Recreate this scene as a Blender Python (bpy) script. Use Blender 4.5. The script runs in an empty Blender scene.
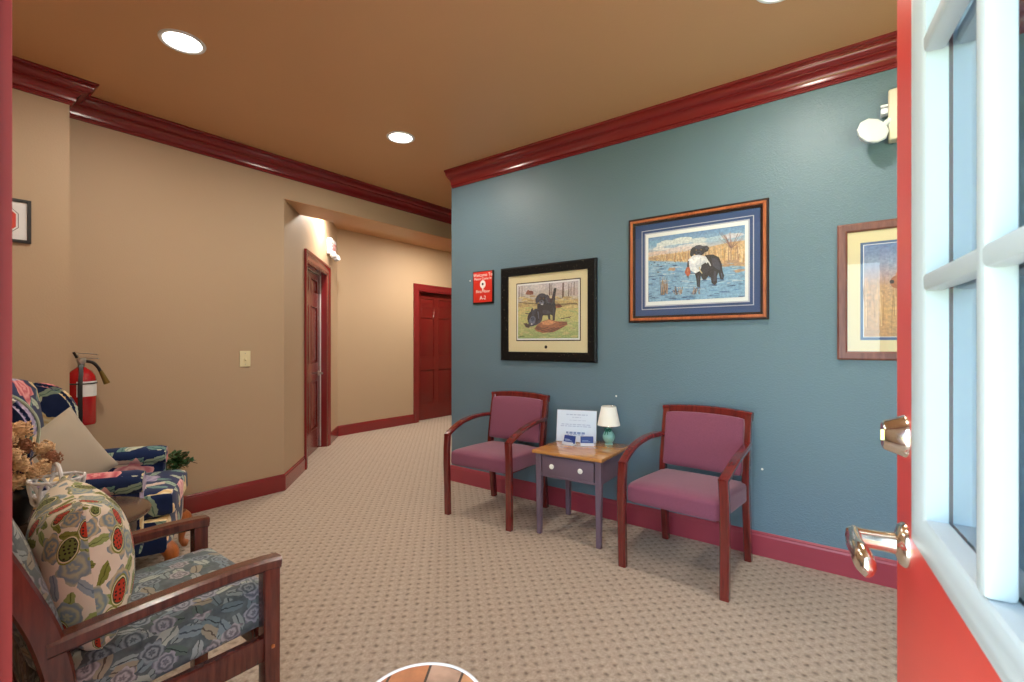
import bpy, bmesh, math, random
from mathutils import Vector, Matrix, Euler
random.seed(7)
PI = math.pi
SC = bpy.context.scene
COL = SC.collection

# ------------------------------------------------------------------ materials
def lin(c):
    return tuple(((v / 255) / 12.92 if v / 255 <= 0.04045 else ((v / 255 + 0.055) / 1.055) ** 2.4) for v in c)

class NT:
    """small helper around a material's node tree"""
    def __init__(self, name):
        self.m = bpy.data.materials.new(name); self.m.use_nodes = True
        self.t = self.m.node_tree; self.t.nodes.clear()
        self.out = self.t.nodes.new('ShaderNodeOutputMaterial')
    def n(self, typ, **kw):
        nd = self.t.nodes.new(typ)
        for k, v in kw.items(): setattr(nd, k, v)
        return nd
    def l(self, a, b): self.t.links.new(a, b)
    def put(self, sock, v):
        if isinstance(v, bpy.types.NodeSocket): self.l(v, sock)
        elif isinstance(v, (tuple, list)) and len(v) == 3 and sock.type == 'RGBA': sock.default_value = (*v, 1)
        else: sock.default_value = v
    def math(self, op, a, b=None, c=None, clamp=False):
        nd = self.n('ShaderNodeMath', operation=op, use_clamp=clamp)
        self.put(nd.inputs[0], a)
        if b is not None: self.put(nd.inputs[1], b)
        if c is not None: self.put(nd.inputs[2], c)
        return nd.outputs[0]
    def vmath(self, op, a, b=None):
        nd = self.n('ShaderNodeVectorMath', operation=op)
        self.put(nd.inputs[0], a)
        if b is not None:
            if op == 'SCALE': self.put(nd.inputs[3], b)
            else: self.put(nd.inputs[1], b)
        return nd.outputs['Value'] if op in ('LENGTH', 'DOT_PRODUCT') else nd.outputs[0]
    def sep(self, v):
        nd = self.n('ShaderNodeSeparateXYZ'); self.l(v, nd.inputs[0]); return nd.outputs
    def comb(self, x, y, z=0.0):
        nd = self.n('ShaderNodeCombineXYZ'); self.put(nd.inputs[0], x); self.put(nd.inputs[1], y); self.put(nd.inputs[2], z); return nd.outputs[0]
    def mix(self, f, a, b):
        nd = self.n('ShaderNodeMix', data_type='RGBA'); self.put(nd.inputs[0], f); self.put(nd.inputs[6], a); self.put(nd.inputs[7], b)
        return nd.outputs[2]
    def mulcol(self, a, b, f=1.0):
        nd = self.n('ShaderNodeMix', data_type='RGBA', blend_type='MULTIPLY'); self.put(nd.inputs[0], f); self.put(nd.inputs[6], a); self.put(nd.inputs[7], b)
        return nd.outputs[2]
    def coord(self, kind='Object'):
        return self.n('ShaderNodeTexCoord').outputs[kind]
    def mapping(self, v, scale=(1, 1, 1), rot=(0, 0, 0), loc=(0, 0, 0)):
        nd = self.n('ShaderNodeMapping'); self.l(v, nd.inputs[0]); nd.inputs['Scale'].default_value = scale
        nd.inputs['Rotation'].default_value = rot; nd.inputs['Location'].default_value = loc; return nd.outputs[0]
    def noise(self, v, scale, detail=2.0, rough=0.5, col=False):
        nd = self.n('ShaderNodeTexNoise'); self.l(v, nd.inputs['Vector']); nd.inputs['Scale'].default_value = scale
        nd.inputs['Detail'].default_value = detail; nd.inputs['Roughness'].default_value = rough
        return nd.outputs['Color' if col else 'Fac']
    def ramp(self, f, stops, interp='LINEAR'):
        nd = self.n('ShaderNodeValToRGB'); self.l(f, nd.inputs[0]); cr = nd.color_ramp; cr.interpolation = interp
        while len(cr.elements) < len(stops): cr.elements.new(0.5)
        for e, (p, c) in zip(cr.elements, stops): e.position = p; e.color = (*c, 1)
        return nd.outputs[0]
    def bump(self, h, strength=0.2, dist=0.002):
        nd = self.n('ShaderNodeBump'); nd.inputs['Strength'].default_value = strength; nd.inputs['Distance'].default_value = dist
        self.l(h, nd.inputs['Height']); return nd.outputs[0]
    def bsdf(self, col, rough=0.5, metal=0.0, spec=0.5, normal=None, coat=0.0, sheen=0.0, emis=None, estr=0.0, trans=0.0, sss=0.0):
        b = self.n('ShaderNodeBsdfPrincipled')
        self.put(b.inputs['Base Color'], col); self.put(b.inputs['Roughness'], rough); self.put(b.inputs['Metallic'], metal)
        b.inputs['Specular IOR Level'].default_value = spec; b.inputs['Coat Weight'].default_value = coat; b.inputs['Coat Roughness'].default_value = 0.15
        b.inputs['Sheen Weight'].default_value = sheen
        if normal is not None: self.l(normal, b.inputs['Normal'])
        if emis is not None: self.put(b.inputs['Emission Color'], emis); b.inputs['Emission Strength'].default_value = estr
        if trans: b.inputs['Transmission Weight'].default_value = trans
        self.l(b.outputs[0], self.out.inputs[0]); return self.m

def plain(name, rgb, rough=0.5, metal=0.0, spec=0.5, bump=0.0, bscale=200, var=0.06, vscale=8, coat=0.0, sheen=0.0):
    k = NT(name); co = k.coord()
    nz = k.noise(co, vscale, 3)
    c = lin(rgb)
    col = k.mix(nz, tuple(v * (1 - var) for v in c), tuple(min(1, v * (1 + var)) for v in c))
    nrm = k.bump(k.noise(co, bscale, 2), bump, 0.002) if bump else None
    return k.bsdf(col, rough, metal, spec, nrm, coat, sheen)

def wood(name, dark, light, rough=0.3, scale=6.0, stretch=(1, 1, 0.1), coat=0.3, bumps=0.05):
    k = NT(name); co = k.coord('Object')
    v = k.mapping(co, stretch)
    g = k.noise(v, scale * 12, 5, 0.65); g2 = k.noise(v, scale * 3, 2)
    f = k.math('ADD', k.math('MULTIPLY', g, 0.65), k.math('MULTIPLY', g2, 0.35))
    col = k.ramp(f, [(0.32, lin(dark)), (0.68, lin(light))])
    return k.bsdf(col, rough, 0, 0.5, k.bump(g, bumps, 0.001), coat)

def painted_wall(name, rgb, bs=0.35, rough=0.55, scale=130):
    k = NT(name); co = k.coord()
    h = k.noise(co, scale, 2, 0.5); h2 = k.noise(co, scale * 0.35, 2)
    hh = k.math('ADD', k.ramp(h, [(0.45, (0, 0, 0)), (0.62, (1, 1, 1))]), k.math('MULTIPLY', h2, 0.6))
    c = lin(rgb); nz = k.noise(co, 1.3, 3)
    col = k.mix(nz, tuple(v * .96 for v in c), tuple(v * 1.04 for v in c))
    return k.bsdf(col, rough, 0, 0.45, k.bump(hh, bs, 0.0016))

M = {}
M['tan'] = painted_wall('tan_wall_paint', (184, 158, 128), 0.12, 0.6)
M['teal'] = painted_wall('teal_wall_paint', (101, 125, 139), 0.35, 0.42)
M['ceil'] = painted_wall('brown_ceiling_paint', (205, 158, 114), 0.10, 0.4)
M['maroon'] = plain('maroon_trim_paint', (130, 34, 36), 0.22, var=0.05, coat=0.25)
M['maroon_base'] = plain('maroon_baseboard_paint', (158, 62, 76), 0.30, var=0.05)
M['door'] = plain('maroon_door_paint', (112, 30, 26), 0.25, var=0.05, coat=0.3)
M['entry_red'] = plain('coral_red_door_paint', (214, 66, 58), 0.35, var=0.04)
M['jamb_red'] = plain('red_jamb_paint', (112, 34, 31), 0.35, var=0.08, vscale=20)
M['white'] = plain('white_paint', (232, 236, 238), 0.4, var=0.02)
M['lite'] = plain('white_vinyl_lite_frame', (184, 192, 196), 0.4, var=0.02)
M['whiteseal'] = plain('white_weatherstrip', (228, 224, 220), 0.5)
M['mahog'] = wood('mahogany_stain', (84, 22, 22), (124, 38, 32), 0.18, coat=0.8)
M['mahog_dark'] = wood('dark_mahogany_stain', (64, 26, 20), (106, 50, 38), 0.26, coat=0.4)
M['oak'] = wood('honey_oak', (158, 98, 44), (214, 156, 90), 0.2, scale=4, stretch=(0.15, 1, 1), coat=0.6)
M['cherry_leg'] = wood('golden_cherry', (130, 66, 24), (190, 108, 46), 0.3)
M['plum'] = plain('plum_grey_paint', (112, 92, 106), 0.45, var=0.05)
M['darktop'] = wood('dark_walnut_top', (66, 46, 34), (92, 68, 52), 0.25, stretch=(0.12, 1, 1), coat=0.4)
M['darkwood'] = plain('dark_espresso_wood', (34, 22, 18), 0.35)
M['knob'] = plain('white_ceramic_knob', (240, 238, 232), 0.2)
M['nickel'] = plain('polished_satin_nickel', (236, 230, 220), 0.16, metal=1.0, var=0.03)
M['steel'] = plain('brushed_steel', (180, 178, 172), 0.3, metal=1.0)
M['brass_dull'] = plain('dull_olive_brass', (122, 100, 44), 0.4, metal=0.4)
M['black'] = plain('black_lacquer', (16, 15, 16), 0.3)
M['blackplastic'] = plain('black_plastic', (14, 14, 15), 0.4)
M['fire'] = plain('fire_red_enamel', (170, 14, 20), 0.2, coat=0.5, var=0.03)
M['label_white'] = plain('white_printed_label', (226, 226, 226), 0.5)
M['ivory'] = plain('ivory_plastic', (226, 214, 172), 0.4, var=0.02)
M['beige_plastic'] = plain('beige_plastic', (214, 206, 184), 0.45, var=0.02)
M['white_plastic'] = plain('white_plastic', (226, 232, 238), 0.4, var=0.02)
M['grey_pillow'] = plain('warm_grey_cotton', (176, 164, 146), 0.9, bump=0.15, bscale=500, sheen=0.2, spec=0.2)
M['jade'] = plain('jade_glaze', (134, 192, 186), 0.15, var=0.2, vscale=30, coat=0.5)
M['ribbon'] = plain('teal_ribbon', (40, 130, 112), 0.5)
M['shade'] = plain('cream_lamp_shade', (250, 249, 240), 0.8, var=0.02)
M['paper'] = plain('pale_blue_white_paper', (214, 228, 246), 0.6, var=0.02)
M['ink_blue'] = plain('blue_grey_ink', (124, 148, 194), 0.7)
M['ink_pale'] = plain('pale_grey_ink', (176, 192, 220), 0.7)
M['card_blue'] = plain('navy_card', (32, 62, 138), 0.4)
M['acrylic'] = plain('frosted_acrylic', (214, 222, 236), 0.2, var=0.02)
M['sign_red'] = plain('red_sign_plastic', (216, 48, 36), 0.35, var=0.03)
M['sign_white'] = plain('white_sign_print', (244, 236, 232), 0.5, var=0.01)
M['exit_red'] = plain('red_exit_letters', (204, 40, 36), 0.4)
M['cherryframe'] = wood('orange_cherry_frame', (146, 76, 44), (202, 118, 74), 0.3, coat=0.3)
M['darkframe'] = plain('dark_brown_frame_edge', (38, 16, 12), 0.4)
M['rosewood'] = wood('rosewood_frame', (96, 52, 44), (140, 86, 74), 0.35, coat=0.2)
M['cream_mat'] = plain('cream_mat_board', (226, 212, 172), 0.8, var=0.02)
M['navy_mat'] = plain('slate_blue_mat_board', (62, 84, 128), 0.8, var=0.03)
M['pale_mat'] = plain('pale_grey_mat_board', (188, 190, 204), 0.8, var=0.02)
M['dark_mat'] = plain('dark_bevel_mat', (58, 44, 50), 0.8, var=0.02)
M['blue_mat'] = plain('steel_blue_bevel_mat', (86, 112, 150), 0.8, var=0.02)
M['wht_mat'] = plain('white_print_border', (240, 240, 240), 0.8, var=0.01)
M['leaf'] = plain('deep_green_leaf', (44, 84, 44), 0.4, var=0.5, vscale=30)
M['pot'] = plain('brown_basket_pot', (84, 54, 26), 0.6, bump=0.6, bscale=90)
M['soil'] = plain('potting_soil', (40, 28, 20), 0.9, bump=0.8, bscale=120)
M['porcelain'] = plain('white_porcelain', (226, 226, 228), 0.2, coat=0.4, var=0.02)
M['bloom'] = plain('dried_tan_petals', (234, 190, 148), 0.9, var=0.4, vscale=60)
M['bloom_dark'] = plain('dried_brown_petals', (150, 102, 76), 0.9, var=0.4, vscale=60)
M['stem'] = plain('dry_stem', (84, 66, 40), 0.8)
M['tealleaf'] = plain('dusty_teal_leaf', (96, 134, 130), 0.7, var=0.2)
M['rim_white'] = plain('white_metal_rim', (238, 240, 244), 0.25, var=0.02)
M['concrete'] = plain('porch_concrete', (180, 176, 170), 0.8, bump=0.3, bscale=60)
M['lawn'] = plain('lawn_green', (150, 176, 84), 0.9, var=0.35, vscale=12)
M['piping'] = plain('pale_sage_piping', (176, 188, 166), 0.8)

def burgundy():
    k = NT('burgundy_woven_fabric'); co = k.coord()
    a = k.noise(k.mapping(co, (1, 1, 6)), 260, 2); b = k.noise(k.mapping(co, (6, 1, 1)), 260, 2)
    f = k.math('ADD', k.math('MULTIPLY', a, 0.5), k.math('MULTIPLY', b, 0.5))
    col = k.ramp(f, [(0.35, lin((106, 52, 72))), (0.65, lin((146, 82, 104)))])
    return k.bsdf(col, 0.85, 0, 0.25, k.bump(f, 0.25, 0.001), 0, 0.3)
M['burgundy'] = burgundy()

def carpet():
    k = NT('patterned_loop_carpet'); co = k.coord(); s = k.sep(co)
    P = 0.034
    wob = k.noise(co, 26, 2); wob2 = k.noise(k.mapping(co, (1, 1, 1), (0, 0, 1.1), (3, 5, 0)), 26, 2)
    x = k.math('ADD', k.math('MULTIPLY', s[0], PI / P), k.math('MULTIPLY', wob, 2.2)); y = k.math('ADD', k.math('MULTIPLY', s[1], PI / P), k.math('MULTIPLY', wob2, 2.2))
    cell = k.math('MULTIPLY', k.math('SINE', x), k.math('SINE', y))       # checker-like woven cells
    patch = k.ramp(k.noise(co, 18, 3), [(0.3, (0.45, 0.45, 0.45)), (0.65, (1, 1, 1))])
    dots = k.math('MULTIPLY', k.math('POWER', k.math('MAXIMUM', cell, 0.0), 2.2), patch)
    hi = k.math('POWER', k.math('MAXIMUM', k.math('MULTIPLY', k.math('SINE', k.math('ADD', x, 0.9)), k.math('SINE', k.math('ADD', y, 2.2))), 0.0), 2.0)
    fine = k.noise(co, 230, 3, 0.75); mid = k.noise(co, 85, 3, 0.7)
    base = k.mix(k.ramp(mid, [(0.3, (0, 0, 0)), (0.7, (1, 1, 1))]), lin((142, 124, 108)), lin((186, 168, 150)))
    base = k.mix(k.math('MULTIPLY', fine, 0.35), base, lin((206, 192, 178)))
    base = k.mix(k.math('MULTIPLY', hi, 0.35), base, lin((204, 188, 172)))
    base = k.mix(k.math('MULTIPLY', dots, 0.72), base, lin((88, 72, 60)))
    h = k.math('ADD', k.math('MULTIPLY', fine, 0.5), k.math('MULTIPLY', dots, -0.9))
    return k.bsdf(base, 0.95, 0, 0.1, k.bump(h, 0.5, 0.006), 0, 0.1)
M['carpet'] = carpet()

def flower_layer(k, uv, base, scale, off, prob, cols, R=0.42, npet=5, amp=0.22, rings=True, elong=1.0, wobble=0.12):
    """flowers or leaves scattered by a 2D voronoi; returns base with the layer mixed on"""
    v = k.mapping(uv, (scale, scale, 1), (0, 0, off), (off * 3.1, off * 1.7, 0))
    nz = k.n('ShaderNodeTexNoise'); k.l(v, nz.inputs['Vector']); nz.inputs['Scale'].default_value = 3.5
    vv = k.vmath('ADD', v, k.vmath('SCALE', k.vmath('SUBTRACT', nz.outputs['Color'], (0.5, 0.5, 0.5)), wobble * 2))
    vo = k.n('ShaderNodeTexVoronoi', voronoi_dimensions='2D'); k.l(vv, vo.inputs['Vector']); vo.inputs['Scale'].default_value = 1.0
    vo.inputs['Randomness'].default_value = 0.75
    d = k.vmath('SUBTRACT', vv, vo.outputs['Position'])
    rc = k.sep(vo.outputs['Color']); rnd = rc[0]
    ang = k.math('MULTIPLY', rc[1], 6.283)
    s = k.sep(d)
    ca = k.math('COSINE', ang); sa = k.math('SINE', ang)
    dx = k.math('ADD', k.math('MULTIPLY', s[0], ca), k.math('MULTIPLY', s[1], sa))
    dy = k.math('SUBTRACT', k.math('MULTIPLY', s[1], ca), k.math('MULTIPLY', s[0], sa))
    dy = k.math('MULTIPLY', dy, elong)
    r = k.math('SQRT', k.math('ADD', k.math('MULTIPLY', dx, dx), k.math('MULTIPLY', dy, dy)))
    th = k.math('ARCTAN2', dy, dx)
    edge = k.math('MULTIPLY', k.math('ADD', k.math('MULTIPLY', k.math('COSINE', k.math('MULTIPLY', th, float(npet))), amp), 1.0), R)
    q = k.math('DIVIDE', r, edge)
    ins = k.math('MULTIPLY', k.math('LESS_THAN', q, 1.0), k.math('LESS_THAN', rnd, prob))
    n = len(cols)
    col = k.ramp(rc[2], [(i / n, lin(c[0])) for i, c in enumerate(cols)], 'CONSTANT')
    col2 = k.ramp(rc[2], [(i / n, lin(c[1])) for i, c in enumerate(cols)], 'CONSTANT')
    if rings:
        w = k.math('SINE', k.math('ADD', k.math('MULTIPLY', q, 13.0), k.math('MULTIPLY', k.math('COSINE', k.math('MULTIPLY', th, float(npet))), 1.5)))
        f = k.math('ADD', k.math('MULTIPLY', w, 0.5), 0.5)
    else:
        f = k.math('LESS_THAN', k.math('ABSOLUTE', dy), 0.05)
    fill = k.mix(f, col, col2)
    return k.mix(ins, base, fill), q, ins, dx, dy

def navy_floral():
    k = NT('navy_floral_upholstery'); uv = k.coord('UV')
    base = lin((22, 38, 78))
    c = k.mix(k.noise(uv, 14, 2), lin((18, 32, 70)), lin((34, 54, 98)))
    c, *_ = flower_layer(k, uv, c, 9.0, 0.7, 0.75, [((150, 172, 152), (84, 116, 110)), ((188, 198, 176), (120, 146, 128)), ((110, 146, 140), (60, 96, 100))], R=0.5, npet=2, amp=0.1, rings=False, elong=2.6)
    c, *_ = flower_layer(k, uv, c, 6.5, 2.1, 0.55, [((202, 206, 184), (140, 160, 140)), ((216, 196, 180), (170, 150, 140))], R=0.5, npet=2, amp=0.1, rings=False, elong=3.2)
    c, *_ = flower_layer(k, uv, c, 5.2, 1.3, 0.62, [((206, 128, 140), (236, 186, 184)), ((146, 132, 168), (184, 172, 196)), ((222, 190, 132), (240, 222, 180)), ((198, 92, 104), (230, 160, 158))], R=0.40, npet=5, amp=0.2)
    return k.bsdf(c, 0.85, 0, 0.2, k.bump(k.noise(uv, 500, 2), 0.15, 0.001), 0, 0.15)
M['navy_floral'] = navy_floral()

def grey_floral():
    k = NT('grey_blue_floral_upholstery'); uv = k.coord('UV')
    c = k.mix(k.noise(uv, 40, 4), lin((40, 48, 52)), lin((112, 124, 126)))
    c, *_ = flower_layer(k, uv, c, 19, 0.4, 0.9, [((104, 120, 124), (42, 50, 54)), ((134, 146, 144), (56, 66, 68)), ((86, 102, 96), (36, 46, 44)), ((150, 158, 156), (70, 78, 80))], R=0.55, npet=2, amp=0.1, rings=False, elong=2.0)
    c, *_ = flower_layer(k, uv, c, 16, 1.9, 0.65, [((146, 138, 120), (84, 76, 64)), ((118, 134, 140), (62, 74, 82)), ((164, 170, 160), (100, 108, 104))], R=0.5, npet=2, amp=0.15, rings=False, elong=1.7)
    c, *_ = flower_layer(k, uv, c, 15, 1.1, 0.5, [((150, 152, 160), (92, 96, 106)), ((132, 142, 148), (70, 80, 88)), ((166, 160, 162), (104, 100, 104))], R=0.42, npet=6, amp=0.18)
    return k.bsdf(c, 0.8, 0, 0.25, k.bump(k.noise(uv, 600, 2), 0.2, 0.001), 0, 0.15)
M['grey_floral'] = grey_floral()

def pomegranate():
    k = NT('cream_pomegranate_print'); uv = k.coord('UV')
    c = k.mix(k.noise(uv, 20, 2), lin((222, 208, 186)), lin((236, 224, 206)))
    c, *_ = flower_layer(k, uv, c, 14, 0.9, 0.7, [((128, 132, 60), (92, 96, 40)), ((148, 160, 96), (100, 112, 60)), ((150, 168, 176), (110, 130, 146))], R=0.5, npet=2, amp=0.1, rings=False, elong=2.2)
    # blue grey paisley flowers with pale rims
    c, q, ins, dx, dy = flower_layer(k, uv, c, 9.5, 1.5, 0.6, [((128, 146, 156), (178, 178, 150)), ((150, 150, 116), (110, 124, 134)), ((196, 178, 140), (120, 140, 150))], R=0.42, npet=5, amp=0.15)
    # pomegranates: green skin, dark line, red heart with seeds
    v = k.mapping(uv, (8.6, 8.6, 1), (0, 0, 0.35), (0.3, 0.55, 0))
    vo = k.n('ShaderNodeTexVoronoi', voronoi_dimensions='2D'); k.l(v, vo.inputs['Vector']); vo.inputs['Scale'].default_value = 1.0; vo.inputs['Randomness'].default_value = 0.6
    s = k.sep(k.vmath('SUBTRACT', v, vo.outputs['Position'])); rc = k.sep(vo.outputs['Color'])
    dx = k.math('MULTIPLY', s[0], 1.5); dy = s[1]
    r = k.math('SQRT', k.math('ADD', k.math('MULTIPLY', dx, dx), k.math('MULTIPLY', dy, dy)))
    on = k.math('LESS_THAN', rc[0], 0.66)
    red = k.mix(k.math('LESS_THAN', rc[1], 0.6), lin((112, 120, 60)), lin((188, 62, 40)))
    sd = k.n('ShaderNodeTexVoronoi', voronoi_dimensions='2D'); k.l(uv, sd.inputs['Vector']); sd.inputs['Scale'].default_value = 75; sd.inputs['Randomness'].default_value = 0.4
    seeds = k.math('LESS_THAN', sd.outputs['Distance'], 0.26)
    heart = k.mix(seeds, red, lin((52, 40, 30)))
    for rad, colr in ((0.40, (132, 136, 64)), (0.355, (226, 216, 176)), (0.32, (70, 78, 46))):
        c = k.mix(k.math('MULTIPLY', k.math('LESS_THAN', r, rad), on), c, lin(colr))
    c = k.mix(k.math('MULTIPLY', k.math('LESS_THAN', r, 0.28), on), c, heart)
    return k.bsdf(c, 0.85, 0, 0.2, k.bump(k.noise(uv, 500, 2), 0.2, 0.001), 0, 0.1)
M['pomegranate'] = pomegranate()

def speckled_black():
    k = NT('black_gold_flecked_frame'); co = k.coord()
    f = k.math('GREATER_THAN', k.noise(co, 85, 3, 0.8), 0.665)
    col = k.mix(f, lin((9, 9, 11)), lin((150, 140, 116)))
    return k.bsdf(col, 0.45, 0, 0.25)
M['fleck'] = speckled_black()

def paint_print():
    k = NT('printed_painting'); at = k.n('ShaderNodeAttribute', attribute_name='paint'); co = k.coord()
    nz = k.noise(k.mapping(co, (1, 1, 2.2)), 70, 4, 0.7)
    f = k.ramp(nz, [(0.3, (0.62, 0.64, 0.70)), (0.7, (1.45, 1.38, 1.25))])
    col = k.mulcol(at.outputs['Color'], f, 0.9)
    col = k.mix(k.math('MULTIPLY', k.noise(co, 160, 3, 0.8), 0.22), col, lin((200, 196, 196)))
    return k.bsdf(col, 0.6, 0, 0.2)
M['paint'] = paint_print()

def glass(name, tint=(0.95, 0.97, 1.0), ior=1.45):
    k = NT(name)
    t = k.n('ShaderNodeBsdfTransparent'); t.inputs[0].default_value = (*tint, 1)
    g = k.n('ShaderNodeBsdfGlossy'); g.inputs['Roughness'].default_value = 0.01
    fr = k.n('ShaderNodeFresnel'); fr.inputs[0].default_value = ior
    mx = k.n('ShaderNodeMixShader'); ge = k.n('ShaderNodeNewGeometry'); k.l(k.math('MULTIPLY', fr.outputs[0], k.math('SUBTRACT', 1.0, ge.outputs['Backfacing'])), mx.inputs[0]); k.l(t.outputs[0], mx.inputs[1]); k.l(g.outputs[0], mx.inputs[2])
    k.l(mx.outputs[0], k.out.inputs[0]); return k.m
M['glass'] = glass('clear_picture_glass', (0.99, 0.99, 0.99), 1.6)
M['doorglass'] = glass('door_glass', (0.74, 0.80, 0.86), 1.3)

def lamp_glow(name, rgb, strength):
    k = NT(name); e = k.n('ShaderNodeEmission'); e.inputs[0].default_value = (*rgb, 1); e.inputs[1].default_value = strength
    k.l(e.outputs[0], k.out.inputs[0]); return k.m
M['lens'] = lamp_glow('lit_lamp_lens', (1.0, 0.95, 0.86), 7.0)

def slate():
    k = NT('multicolour_slate'); co = k.coord()
    vo = k.n('ShaderNodeTexVoronoi', voronoi_dimensions='2D'); k.l(k.mapping(co, (1, 1, 1), (0, 0, 0.7)), vo.inputs['Vector']); vo.inputs['Scale'].default_value = 11
    ed = k.n('ShaderNodeTexVoronoi', voronoi_dimensions='2D', feature='DISTANCE_TO_EDGE'); k.l(k.mapping(co, (1, 1, 1), (0, 0, 0.7)), ed.inputs['Vector']); ed.inputs['Scale'].default_value = 11
    rc = k.sep(vo.outputs['Color'])
    c = k.ramp(rc[0], [(0, lin((190, 124, 82))), (0.3, lin((150, 128, 98))), (0.55, lin((196, 142, 100))), (0.8, lin((182, 148, 126)))], 'CONSTANT')
    c = k.mulcol(c, k.ramp(k.noise(co, 22, 4), [(0.3, (0.75, 0.75, 0.75)), (0.7, (1.15, 1.15, 1.15))]))
    c = k.mix(k.math('LESS_THAN', ed.outputs['Distance'], 0.035), c, lin((70, 52, 42)))
    return k.bsdf(c, 0.5, 0, 0.4)
M['slate'] = slate()

# ------------------------------------------------------------------ mesh builder
class MB:
    def __init__(self):
        self.bm = bmesh.new(); self.mats = []
    def mi(self, m):
        if m is None: return 0
        if m not in self.mats: self.mats.append(m)
        return self.mats.index(m)
    def add(self, tmp, mtx=None, mat=None, smooth=True):
        if mtx is not None: bmesh.ops.transform(tmp, matrix=mtx, verts=tmp.verts)
        i = self.mi(mat)
        for f in tmp.faces: f.material_index = i; f.smooth = smooth
        me = bpy.data.meshes.new('tmp'); tmp.to_mesh(me); tmp.free(); self.bm.from_mesh(me); bpy.data.meshes.remove(me)
        return self
    def box(self, c, s, bevel=0.0, seg=2, rot=None, mat=None, taper=None):
        t = bmesh.new(); bmesh.ops.create_cube(t, size=1.0)
        bmesh.ops.scale(t, vec=Vector(s), verts=t.verts)
        if taper:                                       # taper = (sx, sy) scale at the bottom
            for v in t.verts:
                if v.co.z < 0: v.co.x *= taper[0]; v.co.y *= taper[1]
        if bevel: bmesh.ops.bevel(t, geom=t.edges[:], offset=bevel, segments=seg, affect='EDGES', profile=0.5)
        mt = Matrix.Translation(Vector(c))
        if rot is not None: mt = mt @ Euler(rot).to_matrix().to_4x4()
        return self.add(t, mt, mat)
    def soft(self, c, s, r, n=10, rot=None, mat=None, fn=None):
        """rounded block with a dense grid, optionally reshaped by fn(unit coords, co)"""
        t = bmesh.new(); bmesh.ops.create_cube(t, size=2.0)
        bmesh.ops.subdivide_edges(t, edges=t.edges[:], cuts=n, use_grid_fill=True)
        hs = Vector(s) / 2
        for v in t.verts:
            u = v.co.copy(); p = Vector((u.x * hs.x, u.y * hs.y, u.z * hs.z))
            inner = Vector((max(-hs.x + r, min(hs.x - r, p.x)), max(-hs.y + r, min(hs.y - r, p.y)), max(-hs.z + r, min(hs.z - r, p.z))))
            d = p - inner
            if d.length > 1e-9: p = inner + d.normalized() * min(r, max(abs(d.x), abs(d.y), abs(d.z)))
            if fn: p = fn(u, p)
            v.co = p
        mt = Matrix.Translation(Vector(c))
        if rot is not None: mt = mt @ Euler(rot).to_matrix().to_4x4()
        return self.add(t, mt, mat)
    def prism(self, pts, depth, mtx=None, mat=None, bevel=0.0):
        t = bmesh.new(); vs = [t.verts.new((x, y, 0)) for x, y in pts]; f = t.faces.new(vs)
        r = bmesh.ops.extrude_face_region(t, geom=[f])
        bmesh.ops.translate(t, vec=(0, 0, depth), verts=[g for g in r['geom'] if isinstance(g, bmesh.types.BMVert)])
        bmesh.ops.recalc_face_normals(t, faces=t.faces[:])
        if bevel: bmesh.ops.bevel(t, geom=t.edges[:], offset=bevel, segments=2, affect='EDGES')
        return self.add(t, mtx, mat)
    def lathe(self, prof, n=24, c=(0, 0, 0), mat=None, mtx=None, squash=None):
        t = bmesh.new(); rings = []
        for r, z in prof:
            if r < 1e-6: rings.append([t.verts.new((0, 0, z))])
            else: rings.append([t.verts.new((r * math.cos(2 * PI * i / n), r * math.sin(2 * PI * i / n), z)) for i in range(n)])
        for a, b in zip(rings, rings[1:]):
            for i in range(n):
                j = (i + 1) % n
                if len(a) == 1 and len(b) == 1: continue
                if len(a) == 1: t.faces.new((a[0], b[i], b[j]))
                elif len(b) == 1: t.faces.new((a[i], a[j], b[0]))
                else: t.faces.new((a[i], a[j], b[j], b[i]))
        for rg in (rings[0], rings[-1]):
            if len(rg) > 1: t.faces.new(rg)
        bmesh.ops.recalc_face_normals(t, faces=t.faces[:])
        m = Matrix.Translation(Vector(c))
        if mtx is not None: m = m @ mtx
        return self.add(t, m, mat)
    def cyl(self, a, b, r0, r1=None, n=16, mat=None):
        a, b = Vector(a), Vector(b); r1 = r0 if r1 is None else r1
        return self.tube([a, b], [r0, r1], n, mat)
    def tube(self, pts, rad, n=10, mat=None, sec=None, up=None, closed=False):
        """sweep a circle (rad) or a section list [(u,v)...] along pts"""
        pts = [Vector(p) for p in pts]; t = bmesh.new(); N = len(pts)
        rads = rad if isinstance(rad, (list, tuple)) else [rad] * N
        rings = []; prev = None
        for i, p in enumerate(pts):
            if closed: d = pts[(i + 1) % N] - pts[(i - 1) % N]
            else: d = pts[min(i + 1, N - 1)] - pts[max(i - 1, 0)]
            d.normalize()
            if up is not None: sd = d.cross(Vector(up))
            elif prev is None: sd = d.orthogonal()
            else: sd = prev - d * prev.dot(d)
            sd.normalize(); prev = sd; u2 = sd.cross(d).normalized()
            sc = sec if sec else [(math.cos(2 * PI * j / n), math.sin(2 * PI * j / n)) for j in range(n)]
            rings.append([t.verts.new(p + (sd * a + u2 * b) * rads[i]) for a, b in sc])
        n = len(rings[0])
        for k in range(N if closed else N - 1):
            a, b = rings[k], rings[(k + 1) % N]
            for j in range(n): t.faces.new((a[j], a[(j + 1) % n], b[(j + 1) % n], b[j]))
        if not closed: t.faces.new(rings[0]); t.faces.new(rings[-1])
        bmesh.ops.recalc_face_normals(t, faces=t.faces[:])
        return self.add(t, None, mat)
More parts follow.
